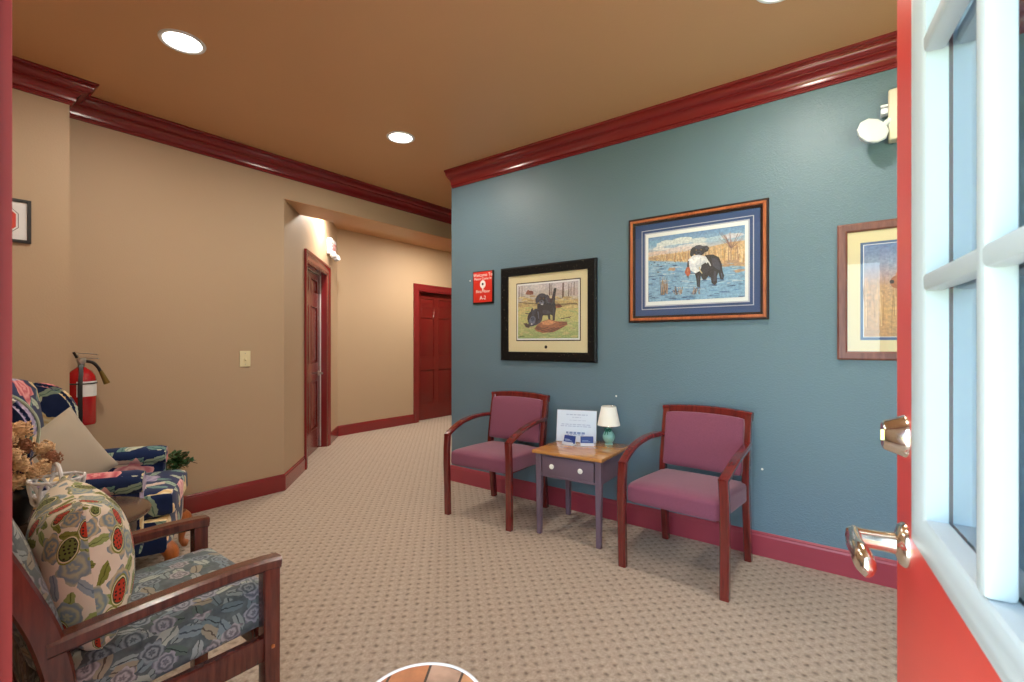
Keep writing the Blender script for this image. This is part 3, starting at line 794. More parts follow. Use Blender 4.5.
# business card holders
def card_holder(label, loc, rotz, pale):
    t = thing('card_holder', label, 'card holder', loc, rotz, 'card holders on the side table')
    m = MB(); m.box((0, 0, .002), (.088, .042, .004), .001); m.box((0, -.018, .011), (.088, .004, .018), .001); m.box((0, .016, .022), (.088, .003, .044), .001, 1, (R(-18), 0, 0))
    build('holder', m, 'acrylic', t)
    m = MB()
    for i in range(5): m.box((0, .001 + i * .0022, .034), (.084, .0012, .05), 0, 1, (R(-18), 0, 0))
    cd = build('cards', m, 'card_blue', t)
    m = MB(); m.box((-.012, -.0048, .034), (.04, .0006, .004), 0, 1, (R(-18), 0, 0)); m.box((-.006, -.002, .026), (.055, .0006, .003), 0, 1, (R(-18), 0, 0))
    build('card_print', m, pale, cd)
card_holder('left holder of navy cards in front of the pale notice', (2.775, 1.633, TT), pang + R(-22), 'ink_pale')
card_holder('right holder of navy cards, the one nearer the jade lamp', (2.815, 1.520, TT), pang + R(14), 'ink_blue')

# ------------------------------------------------------------------ framed pictures
class Art:
    """a print: coloured flat shapes stacked a hair apart on one sheet (x right, y up, metres)"""
    def __init__(self, w, h): self.w, self.h = w, h; self.bm = bmesh.new(); self.lay = self.bm.loops.layers.float_color.new('paint'); self.k = 0
    def bg(self, rows, nx=8):
        for (v0, c0), (v1, c1) in zip(rows, rows[1:]):
            for i in range(nx):
                q = [(i / nx, v0, c0), ((i + 1) / nx, v0, c0), ((i + 1) / nx, v1, c1), (i / nx, v1, c1)]
                self._f(q)
        self.k += 1
    def _f(self, q):
        vs = [self.bm.verts.new(((u - .5) * self.w, (v - .5) * self.h, self.k * .000008)) for u, v, c in q]
        f = self.bm.faces.new(vs)
        for lp, (u, v, c) in zip(f.loops, q): lp[self.lay] = (*lin(c), 1)
        if f.normal.z < 0 or f.calc_center_median() is None: pass
        f.normal_update()
        if f.normal.z < 0: f.normal_flip()
    def poly(self, pts, c): self.k += 1; self._f([(u, v, c) for u, v in pts])
    def ell(self, cu, cv, ru, rv, c, rot=0.0, n=18, jag=0.0):
        a = self.w / self.h; pts = []
        rr = random.Random(int(cu * 1000 + cv * 77))
        for i in range(n):
            k = 1 + rr.uniform(-jag, jag); x, y = ru * k * math.cos(2 * PI * i / n), rv * k * math.sin(2 * PI * i / n) / a
            y *= a; x2 = x * math.cos(rot) - y / a * math.sin(rot); y2 = (x * math.sin(rot) + y / a * math.cos(rot)) * a
            pts.append((cu + x2, cv + y2))
        self.poly(pts, c)
    def stroke(self, u0, v0, u1, v1, w, c, w1=None):
        w1 = w if w1 is None else w1; dx, dy = (u1 - u0) * self.w, (v1 - v0) * self.h; L = math.hypot(dx, dy) or 1; nx, ny = -dy / L, dx / L
        self.poly([(u0 + nx * w, v0 + ny * w * self.w / self.h), (u0 - nx * w, v0 - ny * w * self.w / self.h), (u1 - nx * w1, v1 - ny * w1 * self.w / self.h), (u1 + nx * w1, v1 + ny * w1 * self.w / self.h)], c)
    def frame(self, TL, TR, BR, BL): self.q = (TL, TR, BR, BL)
    def uv(self, x, y):
        TL, TR, BR, BL = self.q; u = (x - (TL[0] + BL[0]) / 2) / ((TR[0] + BR[0] - TL[0] - BL[0]) / 2)
        t = TL[1] + (TR[1] - TL[1]) * u; b = BL[1] + (BR[1] - BL[1]) * u
        return (min(1, max(0, u)), min(1, max(0, 1 - (y - t) / (b - t))))
    def P(self, pts, c): self.poly([self.uv(x, y) for x, y in pts], c)
    def E(self, x, y, rx, ry, c, rot=0.0, n=16, jag=0.0):
        rr = random.Random(int(x * 13 + y)); pts = []
        for i in range(n):
            k = 1 + rr.uniform(-jag, jag); a, b = rx * k * math.cos(2 * PI * i / n), ry * k * math.sin(2 * PI * i / n)
            pts.append((x + a * math.cos(rot) - b * math.sin(rot), y + a * math.sin(rot) + b * math.cos(rot)))
        self.P(pts, c)
    def S(self, pts, w, c):
        for (x0, y0), (x1, y1) in zip(pts, pts[1:]):
            dx, dy = x1 - x0, y1 - y0; L = math.hypot(dx, dy) or 1; nx, ny = -dy / L * w, dx / L * w
            self.P([(x0 + nx, y0 + ny), (x0 - nx, y0 - ny), (x1 - nx * .7, y1 - ny * .7), (x1 + nx * .7, y1 + ny * .7)], c)
    def build(self, parent, y):
        me = bpy.data.meshes.new('print'); self.bm.to_mesh(me); self.bm.free(); me.materials.append(M['paint'])
        o = bpy.data.objects.new('print', me); COL.objects.link(o); o.parent = parent; o.location = y; o.rotation_euler = (PI / 2, 0, 0); return o

def rect_ring(mb, w, h, prof, mat=None):
    """prof [(inwards, out)] swept round a w x h rectangle standing in xz, out = -y"""
    cs = [(-w / 2, -h / 2, 1, 1), (w / 2, -h / 2, -1, 1), (w / 2, h / 2, -1, -1), (-w / 2, h / 2, 1, -1)]
    t = bmesh.new(); rings = [[t.verts.new((x + sx * o, -q, z + sz * o)) for o, q in prof] for x, z, sx, sz in cs]; n = len(prof)
    for i in range(4):
        a, b = rings[i], rings[(i + 1) % 4]
        for j in range(n): t.faces.new((a[j], a[(j + 1) % n], b[(j + 1) % n], b[j]))
    bmesh.ops.recalc_face_normals(t, faces=t.faces[:]); mb.add(t, None, mat, True); return mb

def picture(label, loc, rotz, w, h, fprof, fmat, mats, edge=None, group='framed dog prints on the teal wall'):
    """local x to the right, -y out of the wall, origin at the centre of the back"""
    t = thing('framed_picture', label, 'picture', loc, rotz, group)
    m = MB(); rect_ring(m, w, h, fprof); fr = build('frame', m, fmat, t, angle=0.4)
    if edge:
        m = MB()
        for pr in edge[0]: rect_ring(m, w, h, pr)
        build('frame_edge', m, edge[1], fr)
    y = -.004
    for (inset, mat, nm) in mats:
        l, r_, b, tp = inset; y -= .0012
        m = MB(); m.box(((l - r_) / 2, y, (b - tp) / 2), (w - l - r_, .001, h - b - tp)); build(nm, m, mat, t)
    return t, y
ROTW = R(-90)     # facing -x, local x along -y

# puppies, black frame
W1, H1 = .862, .742
t, yp = picture('black framed print of two black puppies, leftmost large picture on the teal wall', (XT, 1.994, 1.4515), ROTW, W1, H1,
   [(0, 0), (0, .018), (.012, .026), (.04, .022), (.065, .020), (.07, .018), (.07, 0)], 'fleck',
   [((.06,) * 4, 'cream_mat', 'mat'), ((.150, .131, .155, .13), 'dark_mat', 'mat_border'), ((.158, .139, .163, .138), 'wht_mat', 'print_margin')])
a = Art(W1 - .316, H1 - .325)
a.bg([(0, (150, 172, 110)), (.25, (186, 190, 124)), (.5, (206, 192, 128)), (.66, (196, 176, 122)), (.72, (198, 190, 176)), (1, (196, 190, 202))])
a.frame((85, 150), (580, 100), (577, 575), (95, 590)); rr = random.Random(12)
for x, y, rx, ry, c in ((140, 180, 50, 30, (206, 198, 204)), (260, 160, 60, 26, (212, 206, 210)), (470, 150, 80, 36, (208, 198, 206)), (540, 190, 40, 40, (196, 180, 180)), (420, 200, 50, 30, (190, 172, 170))): a.E(x, y, rx, ry, c, 0, 14, .2)
for x, y0, y1, w in ((357, 120, 225, 6), (372, 120, 220, 3), (461, 118, 245, 8), (505, 130, 230, 4), (522, 120, 225, 3), (545, 110, 220, 3), (124, 150, 250, 3), (100, 160, 245, 3)): a.S([(x, y1), (x + 2, y0)], w, (104, 82, 74))
a.E(187, 205, 34, 20, (150, 88, 72), .1, 14, .3); a.E(205, 200, 18, 10, (120, 64, 54), .2, 12, .3)
for i in range(110): a.E(rr.uniform(90, 575), rr.uniform(230, 330), rr.uniform(12, 34), rr.uniform(3, 8), rr.choice([(204, 178, 116), (190, 160, 110), (216, 196, 140), (174, 148, 104)]), rr.uniform(-.2, .2), 8)
for i in range(110): a.E(rr.uniform(90, 575), rr.uniform(330, 575), rr.uniform(14, 40), rr.uniform(3, 8), rr.choice([(188, 192, 128), (206, 200, 142), (166, 180, 120), (196, 186, 130)]), rr.uniform(-.2, .2), 8)
a.S([(100, 290), (240, 296), (420, 298), (570, 290)], 4, (96, 78, 58)); a.E(380, 312, 66, 17, (176, 116, 72), .1, 16, .1); a.E(430, 310, 26, 11, (110, 62, 42), .2); a.E(350, 305, 30, 8, (206, 160, 112), .1)
D = (30, 32, 42); D2 = (56, 60, 78); D3 = (104, 112, 138)
a.P([(376, 240), (384, 200), (392, 168), (402, 160), (413, 166), (406, 200), (402, 240), (400, 275), (378, 275)], D)
a.P([(258, 300), (300, 285), (350, 250), (384, 248), (403, 290), (408, 340), (402, 380), (399, 430), (382, 434), (380, 392), (362, 384), (363, 425), (348, 432), (342, 392), (304, 392), (292, 442), (270, 452), (262, 400), (256, 340)], D)
a.P([(300, 345), (350, 350), (372, 372), (330, 382), (300, 375)], D2); a.S([(274, 350), (278, 430)], 6, D2); a.S([(390, 330), (390, 420)], 4, D2)
a.E(297, 252, 46, 44, D); a.E(260, 258, 17, 36, D2, .25); a.E(342, 256, 19, 38, D2, -.2); a.E(300, 226, 26, 14, D2, 0); a.E(293, 284, 21, 17, D3); a.E(291, 277, 8, 6, (18, 18, 22)); a.E(280, 250, 5, 5, (120, 84, 50)); a.E(310, 250, 5, 5, (120, 84, 50)); a.E(296, 300, 10, 6, (196, 198, 210))
a.S([(155, 378), (192, 380)], 4, D); a.P([(200, 372), (206, 340), (218, 332), (222, 350), (216, 378)], D)
a.P([(186, 410), (205, 362), (245, 335), (284, 345), (294, 395), (284, 452), (255, 470), (215, 486), (188, 472), (176, 440)], D2); a.P([(240, 340), (284, 348), (290, 400), (270, 440), (248, 400)], D)
a.S([(262, 360), (270, 420)], 4, D3); a.E(192, 400, 14, 40, D, .35); a.E(246, 420, 13, 42, D, -.2); a.E(216, 436, 26, 38, D3, .3); a.E(218, 424, 16, 20, (70, 82, 112), .3); a.E(206, 420, 4, 4, (20, 18, 20)); a.E(226, 424, 4, 4, (20, 18, 20)); a.E(200, 472, 20, 15, (70, 72, 86), .3); a.P([(140, 462), (165, 460), (196, 478), (190, 498), (160, 494)], (62, 46, 42)); a.E(210, 466, 8, 6, (214, 214, 222))
a.P([(232, 505), (258, 470), (300, 440), (350, 424), (420, 440), (492, 440), (497, 465), (452, 495), (390, 530), (300, 538), (256, 526)], (164, 104, 72)); a.P([(290, 450), (350, 428), (410, 446), (370, 470), (310, 474)], (214, 150, 106))
for x0, y0, x1, y1 in ((290, 520, 400, 490), (310, 530, 430, 490), (350, 532, 470, 478), (280, 505, 350, 488), (430, 452, 490, 444), (430, 470, 492, 456)): a.S([(x0, y0), ((x0 + x1) / 2, (y0 + y1) / 2 + 5), (x1, y1)], 4, (104, 62, 50))
a.E(270, 500, 26, 16, (120, 76, 58), .2); a.S([(448, 418), (490, 408), (525, 398)], 4, (96, 70, 56)); a.S([(500, 405), (524, 412)], 3, (96, 70, 56))
a.S([(105, 572), (150, 570)], 2, (70, 66, 60))
a.build(t, (.0095, yp - .0012, .0125))
build('seal', MB().ball((-.0, yp - .004 + .0035, -.262), .013, 2, None, (1, .25, 1)), 'black', t)
build('glass', MB().box((0, -.0155, 0), (W1 - .13, .001, H1 - .13)), 'glass', t)

# retriever in water, cherry frame with blue mat
W2, H2 = .842, .690
t, yp = picture('cherry framed print of a black dog carrying a duck, blue mat, above the side table', (XT, .902, 1.7), ROTW, W2, H2,
   [(.012, 0), (.012, .02), (.016, .026), (.026, .026), (.030, .020), (.030, 0)], 'cherryframe',
   [((.03,) * 4, 'navy_mat', 'mat'), ((.088, .078, .084, .084), 'pale_mat', 'mat_line'), ((.093, .083, .089, .089), 'navy_mat', 'mat'), ((.110, .100, .104, .104), 'pale_mat', 'mat_border'), ((.118, .108, .112, .112), 'wht_mat', 'print_margin')],
   ([[(0, 0), (0, .016), (.004, .02), (.012, .02), (.012, 0)], [(.030, 0), (.030, .018), (.044, .012), (.044, 0)]], 'darkframe'))
a = Art(W2 - .26, H2 - .27)
a.bg([(0, (44, 76, 124)), (.18, (84, 130, 178)), (.4, (128, 172, 208)), (.58, (168, 190, 208)), (.64, (196, 178, 160)), (.72, (214, 196, 190)), (.84, (150, 184, 212)), (1, (98, 142, 194))])
a.frame((60, 175), (790, 65), (795, 625), (75, 665)); rr = random.Random(5)
for x, y, rx, ry, c in ((120, 210, 50, 22, (120, 166, 204)), (220, 215, 80, 26, (214, 222, 226)), (340, 190, 90, 26, (216, 222, 224)), (470, 185, 70, 20, (206, 216, 222)), (180, 250, 70, 18, (224, 224, 226)), (420, 225, 110, 16, (220, 218, 222)), (600, 170, 90, 18, (176, 202, 222)), (700, 150, 80, 18, (206, 206, 218)), (320, 255, 120, 16, (222, 208, 206)), (140, 290, 90, 14, (220, 196, 186)), (250, 235, 60, 10, (168, 194, 216)), (660, 110, 90, 16, (116, 160, 204))): a.E(x, y, rx, ry, c, -.12, 18, .15)
a.P([(62, 322), (180, 300), (300, 285), (420, 262), (560, 232), (690, 200), (793, 185), (795, 390), (640, 370), (520, 350), (330, 352), (160, 342), (64, 342)], (212, 178, 136))
for i in range(190):
    x = rr.uniform(90, 790); f = (x - 60) / 730; y1 = 345 + 40 * max(0, f - .5) + rr.uniform(-18, 12); hgt = (16 + 130 * f) * rr.uniform(.5, 1.0)
    a.S([(x, y1), (x + rr.uniform(-6, 6), y1 - hgt)], 2.4 + 2 * f, rr.choice([(202, 156, 98), (226, 192, 142), (184, 136, 96), (234, 208, 166), (200, 164, 132), (172, 132, 108)]))
for i in range(16): a.S([(700, 250), (700 + rr.uniform(-90, 90), 130 + rr.uniform(-20, 50))], 1.6, (150, 112, 104))
a.P([(62, 350), (330, 360), (520, 365), (793, 400), (795, 630), (75, 668)], (132, 176, 212))
for i in range(240):
    y = rr.uniform(352, 650); dk = (y - 350) / 300; x = rr.uniform(70, 790)
    c = rr.choice([(62, 104, 160), (46, 80, 130), (96, 144, 194), (156, 194, 222)] if rr.random() < dk * .9 + .1 * (x < 300) else [(168, 200, 224), (146, 186, 216), (190, 206, 220), (120, 166, 206)])
    a.E(x, y, rr.uniform(12, 46), rr.uniform(2, 5), c, rr.uniform(-.15, .05), 8)
for x, y, r_ in ((120, 362, 6), (150, 380, 7), (175, 392, 8), (95, 378, 5), (210, 360, 5), (240, 368, 5), (290, 356, 5), (150, 435, 9), (90, 352, 5), (190, 352, 4)): a.E(x, y, r_, r_ * .6, (70, 74, 96))
for x, y, rx in ((262, 412, 30), (700, 350, 60), (740, 372, 60), (760, 420, 44), (660, 380, 30), (120, 330, 40)): a.E(x, y, rx, 13, (186, 152, 124), -.1, 14, .3)
for cx, cy, n_ in ((200, 600, 34), (310, 600, 20), (445, 600, 10)):
    for i in range(n_): x = cx + rr.uniform(-30, 30); a.S([(x, cy + rr.uniform(-10, 14)), (x + rr.uniform(-14, 14), cy - rr.uniform(20, 140 if cx == 200 else 60))], 2.4, rr.choice([(160, 132, 112), (120, 100, 92), (188, 160, 132), (92, 80, 84)]))
D = (30, 30, 40); D2 = (60, 62, 82); D3 = (92, 96, 122)
a.P([(520, 300), (575, 296), (615, 318), (634, 365), (640, 420), (652, 460), (645, 492), (624, 486), (612, 436), (600, 470), (602, 515), (584, 534), (562, 518), (558, 478), (540, 462), (520, 494), (498, 490), (484, 462), (480, 505), (477, 552), (456, 545), (450, 486), (440, 446), (440, 380)], D)
a.P([(560, 320), (600, 326), (622, 370), (626, 420), (600, 410), (570, 380)], D2); a.P([(580, 420), (596, 430), (592, 500), (576, 505)], D2); a.S([(465, 460), (466, 540)], 5, D2); a.S([(632, 440), (638, 480)], 4, D3)
for x, y in ((466, 556), (584, 536), (636, 494), (510, 496)): a.E(x, y, 20, 5, (70, 100, 146), 0, 10)
a.E(470, 264, 47, 42, D); a.E(422, 276, 17, 38, D, .25); a.P([(500, 232), (530, 228), (546, 246), (536, 270), (516, 280), (506, 262)], D); a.E(468, 240, 30, 14, D2); a.E(450, 262, 5, 5, (150, 110, 66)); a.E(486, 260, 5, 5, (150, 110, 66)); a.E(468, 288, 24, 20, D2); a.E(466, 282, 10, 7, (14, 14, 18)); a.E(525, 250, 9, 12, D2, .4)
a.P([(388, 340), (424, 306), (470, 298), (520, 312), (540, 345), (526, 372), (494, 382), (476, 424), (446, 442), (412, 424), (394, 385)], (228, 230, 238)); a.P([(400, 340), (440, 318), (480, 322), (450, 350), (415, 370)], (246, 246, 250)); a.P([(440, 390), (480, 360), (520, 356), (490, 384), (470, 420)], (196, 202, 216))
a.P([(488, 378), (520, 358), (548, 392), (536, 430), (506, 442), (486, 420)], (46, 46, 54)); a.S([(474, 392), (478, 420), (494, 444)], 5, (204, 188, 150)); a.S([(540, 350), (556, 384)], 5, (226, 226, 232))
a.P([(384, 350), (394, 345), (398, 395), (380, 395)], (58, 48, 50)); a.P([(376, 398), (398, 392), (408, 436), (394, 466), (378, 462), (362, 434)], (186, 88, 54)); a.P([(380, 462), (394, 462), (390, 492)], (70, 66, 76)); a.E(384, 420, 7, 12, (214, 124, 82))
a.build(t, (.005, yp - .0012, 0))
build('glass', MB().box((0, -.0185, 0), (W2 - .058, .001, H2 - .058)), 'glass', t)

# third print, half behind the open door
W3, H3 = .60, .704
t, yp = picture('rosewood framed print partly hidden behind the open red door', (XT, .16 - W3 / 2, 1.485), ROTW, W3, H3,
   [(0, 0), (0, .018), (.008, .022), (.036, .018), (.044, .012), (.044, 0)], 'rosewood',
   [((.04,) * 4, 'cream_mat', 'mat'), ((.098, .098, .102, .102), 'blue_mat', 'mat_border'), ((.110, .110, .116, .114), 'wht_mat', 'print_margin')])
a = Art(W3 - .226, H3 - .236)
a.bg([(0, (190, 150, 108)), (.3, (206, 166, 116)), (.55, (196, 160, 128)), (.66, (178, 160, 166)), (.8, (140, 158, 190)), (1, (92, 124, 178))])
rr = random.Random(9)
for i in range(60): u = rr.random(); a.stroke(u, rr.uniform(0, .5), u + rr.uniform(-.03, .03), rr.uniform(.5, .66), .006, rr.choice([(214, 176, 124), (178, 136, 92), (226, 196, 150)]), .001)
B = (168, 102, 70); B2 = (196, 134, 100)
a.ell(.62, .40, .22, .26, B); a.ell(.50, .62, .17, .14, B2); a.ell(.36, .58, .08, .07, B); a.ell(.62, .60, .06, .13, (132, 76, 52)); a.ell(.30, .585, .025, .02, (50, 34, 32)); a.ell(.45, .66, .016, .012, (40, 28, 26)); a.stroke(.5, .2, .48, .02, .05, B, .04); a.stroke(.72, .2, .72, .02, .05, B2, .04); a.stroke(.42, .5, .62, .38, .012, (70, 60, 66))
a.build(t, (0, yp - .0012, 0.001))
build('glass', MB().box((0, -.0125, 0), (W3 - .085, .001, H3 - .085)), 'glass', t)

# red notice plate
t = thing('red_sign', 'small red wall sign with white lettering and a round pin mark beside the puppy print', 'sign', (XT, 2.622, 1.687), ROTW)
build('backing', MB().box((0, -.006, 0), (.226, .012, .276), .002), 'black', t)
build('face', MB().box((-.003, -.0127, .004), (.206, .0016, .256), .0006), 'sign_red', t)
RX = (PI / 2, 0, 0); yy = -.0138
text_obj('lettering', 'Welcome To', .039, 'sign_white', t, (0, yy, .104), RX)
text_obj('lettering', 'Please Come In', .030, 'sign_white', t, (0, yy, .073), RX)
m = MB(); m.lathe([(0, 0), (.031, 0), (.031, .0008), (0, .0008)], 32, (0, yy, .026), None, Matrix.Rotation(PI / 2, 4, 'X') @ Matrix.Diagonal((1, 1.1, 1, 1))); m.prism([(-.008, 0), (.008, 0), (0, -.036)], .0008, Matrix.Translation((0, yy, -.004)) @ Matrix.Rotation(PI / 2, 4, 'X'))
pn = build('pin_mark', m, 'sign_white', t)
build('pin_centre', MB().lathe([(0, 0), (.010, 0), (.010, .0008), (0, .0008)], 20, (0, yy - .0008, .028), None, Matrix.Rotation(PI / 2, 4, 'X')), 'black', pn)
text_obj('lettering', 'First Floor', .036, 'sign_white', t, (0, yy, -.034), RX)
text_obj('lettering', 'A-2', .046, 'sign_white', t, (0, yy, -.088), RX)

# octagon print on the projecting wall
t = thing('framed_sign', 'black framed print of a red octagon on the tan wall by the entrance', 'sign', (.342, JY, 1.88), 0)
m = MB(); rect_ring(m, .28, .234, [(0, 0), (0, .016), (.014, .016), (.016, .01), (.016, 0)]); build('frame', m, 'black', t, angle=.3)
build('sheet', MB().box((0, -.006, 0), (.256, .002, .21)), 'wht_mat', t)
def octa(r): return [(r * math.cos(PI / 8 + i * PI / 4), r * math.sin(PI / 8 + i * PI / 4)) for i in range(8)]
for r_, mt, yo, nm in ((.100, 'dark_mat', -.0072, 'octagon_outline'), (.097, 'wht_mat', -.0076, 'octagon_border'), (.089, 'sign_red', -.008, 'octagon')):
    build(nm, MB().prism(octa(r_), .0004, Matrix.Translation((0, yo, 0)) @ Matrix.Rotation(PI / 2, 4, 'X')), mt, t)
build('glass', MB().box((0, -.011, 0), (.25, .001, .204)), 'glass', t)

# ------------------------------------------------------------------ light switch, exit sign, emergency light, nails
t = thing('light_switch', 'ivory light switch on the tan wall', 'light switch', (1.692, YT, 1.097), 0)
build('plate', MB().box((0, -.003, 0), (.08, .006, .124), .003, 3), 'ivory', t)
build('toggle', MB().box((0, -.010, -.003), (.010, .016, .022), .002, 2, (R(-22), 0, 0)), 'ivory', t)
for z in (.042, -.042): build('screw', MB().lathe([(0, 0), (.0035, 0), (.003, .0015), (0, .002)], 12, (0, -.006, z), None, Matrix.Rotation(PI / 2, 4, 'X')), 'steel', t)

pe = A0 + AD * 1.80
t = thing('exit_sign', 'white exit sign with lamp heads above the left hall door', 'exit sign', (pe.x, pe.y, 2.365), AANG)
build('housing', MB().box((0, -.028, 0), (.27, .056, .185), .008, 2), 'white_plastic', t)
text_obj('lettering', 'EXIT', .13, 'exit_red', t, (0, -.0565, -.004), RX, .001)
for s in (-1, 1):
    m = MB(); m.cyl((s * .105, -.035, -.09), (s * .112, -.045, -.118), .012, None, 12); build('neck', m, 'white_plastic', t)
    m = MB(); m.lathe([(0, 0), (.026, 0), (.036, .02), (.038, .05), (.034, .054), (.0, .05)], 20, (0, 0, 0), None, Matrix.Translation((s * .115, -.045, -.118)) @ Matrix.Rotation(R(68), 4, 'X') @ Matrix.Rotation(R(-25 * s), 4, 'Y'))
    build('lamp_head', m, 'white_plastic', t)

t = thing('emergency_spotlight', 'beige emergency light with white lamp head, high on the teal wall', 'emergency light', (XT, -.20, 2.34), ROTW)
build('housing', MB().box((0, -.035, 0), (.30, .07, .25), .01, 3), 'beige_plastic', t)
build('bracket', MB().box((-.155, -.03, .03), (.05, .05, .03), .006).box((-.15, -.045, .055), (.06, .02, .012), .003), 'white_plastic', t)
for lx, nx_ in ((-.212, -1), (.212, 1)):
    m = MB(); q = Matrix.Translation((lx, -.10, -.075)) @ Matrix.Rotation(R(72), 4, 'X') @ Matrix.Rotation(R(28), 4, 'Y')
    m.lathe([(0, -.045), (.03, -.045), (.052, -.03), (.066, -.004), (.070, 0), (.070, .008), (.064, .012), (0, .010)], 8 if False else 10, (0, 0, 0), None, q)
    build('lamp_head', m, 'white_plastic', t, angle=.5)
    m = MB(); m.tube([(nx_ * .14, -.05, -.02), (nx_ * .165, -.07, -.045), (nx_ * .19, -.075, -.065)], [.018, .014, .014], 12); build('neck', m, 'white_plastic', t)
m = MB(); m.tube(curve([(-.13, -.05, -.09), (-.16, -.06, -.085), (-.19, -.07, -.08)], 5), .0035, 8); build('wire', m, 'blackplastic', t, label='black wire')

for y_, z_, lb in ((1.418, .855, 'tiny white nail in the teal wall above the jade lamp'), (.516, .497, 'tiny white nail in the teal wall right of the burgundy chair'), (2.771, 1.754, 'tiny white nail in the teal wall left of the red sign')):
    o = build('wall_nail', MB().lathe([(0, 0), (.002, 0), (.002, .006), (.0065, .007), (.006, .009), (0, .0095)], 10, (0, 0, 0), None, Matrix.Rotation(-PI / 2, 4, 'Y')), 'knob', None, (XT, y_, z_)); tag(o, lb, 'nail', 'nails in the teal wall')

# ------------------------------------------------------------------ fire extinguisher
t = thing('fire_extinguisher', 'red fire extinguisher hung on the tan wall behind the wing chair', 'fire extinguisher', (.714, 3.812, .725), 0)
build('cylinder', MB().lathe([(0, .006), (.04, 0), (.066, .004), (.07, .014), (.07, .27), (.066, .295), (.05, .325), (.028, .343), (.02, .35), (0, .35)], 32), 'fire', t)
m = MB()
n = 14
for i in range(n):
    a0, a1 = R(-118 + i * 116 / n), R(-118 + (i + 1) * 116 / n); tt = bmesh.new()
    tt.faces.new([tt.verts.new((.0706 * math.cos(a), .0706 * math.sin(a), z)) for a, z in ((a0, .175), (a1, .175), (a1, .265), (a0, .265))]); m.add(tt)
build('instruction_label', m, 'label_white', t, label='white instruction label')
m = MB(); m.cyl((0, 0, .345), (0, 0, .385), .017); m.box((0, -.004, .39), (.04, .034, .026), .005); m.lathe([(0, 0), (.016, 0), (.016, .012), (0, .014)], 16, (0.0, -.02, .388), None, Matrix.Rotation(PI / 2, 4, 'X'))
build('valve', m, 'steel', t)
m = MB(); m.bar([(-.012, 0, .40), (.02, -.01, .405), (.075, -.03, .40)], .022, .005, (0, 1, 0)); m.bar([(-.012, 0, .412), (-.02, 0, .43), (.02, -.012, .432), (.07, -.03, .425)], .022, .005, (0, 1, 0))
build('handle', m, 'steel', t, label='steel squeeze handle')
m = MB(); m.bar([(-.02, 0, .405), (-.035, 0, .44)], .02, .012, (0, 1, 0)); build('pin', m, 'blackplastic', t)
m = MB(); m.tube(curve([(.018, -.01, .386), (.05, -.02, .375), (.074, -.022, .345), (.088, -.02, .315)], 5), .009, 10); build('hose', m, 'blackplastic', t)
m = MB(); m.tube([(.085, -.02, .325), (.1, -.018, .29), (.118, -.015, .245)], [.010, .013, .017], 12); build('nozzle', m, 'brass_dull', t, label='olive brass nozzle')
m = MB(); m.torus((0, 0, .252), .072, .004, 36, 8, None, None, (1, 1, 1)); m.bar([(-.018, -.0725, .02), (-.018, -.0725, .25), (-.012, -.06, .31), (-.006, -.03, .365)], .022, .005, (1, 0, 0)); m.box((0, .079, .17), (.03, .018, .30), .002)
build('bracket_strap', m, 'blackplastic', t)

# ------------------------------------------------------------------ plant behind the wing chair
t = thing('potted_plant', 'leafy green plant in a tall brown pot in the corner behind the wing chair', 'plant', (1.135, 3.725, 0))
m = MB(); m.lathe([(0, 0), (.066, 0), (.07, .01), (.086, .32), (.092, .325), (.092, .35), (.084, .352), (.08, .335), (0, .333)], 32); build('pot', m, 'pot', t)
build('soil', MB().lathe([(0, .334), (.078, .334), (.05, .343), (0, .346)], 20), 'soil', t)
rr = random.Random(21); ml, ms = MB(), MB()
for i in range(36):
    a_ = rr.uniform(0, 2 * PI); reach = rr.uniform(.04, .165); top = rr.uniform(.40, .54) - reach * .45
    p0 = Vector((.02 * math.cos(a_), .02 * math.sin(a_), .34)); p2 = Vector((reach * math.cos(a_), min(.12, reach * math.sin(a_)), top)); p1 = (p0 + p2) / 2 + Vector((0, 0, .05))
    c_ = curve([p0, p1, p2], 4); ms.tube(c_, .0022, 5)
    for q in range(8):
        p = c_[min(len(c_) - 1, 3 + q // 2)] + Vector((rr.uniform(-.012, .012), rr.uniform(-.012, .012), rr.uniform(-.01, .012)))
        L_, Wd = rr.uniform(.026, .04), rr.uniform(.010, .015); tt = bmesh.new()
        prof = [(0, 0), (.25, .8), (.55, 1), (.85, .55), (1, 0)]
        top_ = [tt.verts.new((x * L_, w * Wd, -.12 * L_ * w + .25 * L_ * x * (1 - x))) for x, w in prof]; mid = [tt.verts.new((x * L_, 0, .25 * L_ * x * (1 - x))) for x, w in prof[1:-1]]; bot = [tt.verts.new((x * L_, -w * Wd, -.12 * L_ * w + .25 * L_ * x * (1 - x))) for x, w in prof[1:-1]]
        tm = [top_[0]] + mid + [top_[-1]]; bt = [top_[0]] + bot + [top_[-1]]
        for A_, B_ in ((top_, tm), (tm, bt)):
            for j in range(4):
                vs = []
                for v in (A_[j], A_[j + 1], B_[j + 1], B_[j]):
                    if v not in vs: vs.append(v)
                if len(vs) > 2: tt.faces.new(vs)
        ml.add(tt, Matrix.Translation(p) @ Euler((rr.uniform(-.6, .6), rr.uniform(-.9, .5), a_ + rr.uniform(-1.4, 1.4))).to_matrix().to_4x4())
build('stem', ms, 'stem', t); build('foliage', ml, 'leaf', t)

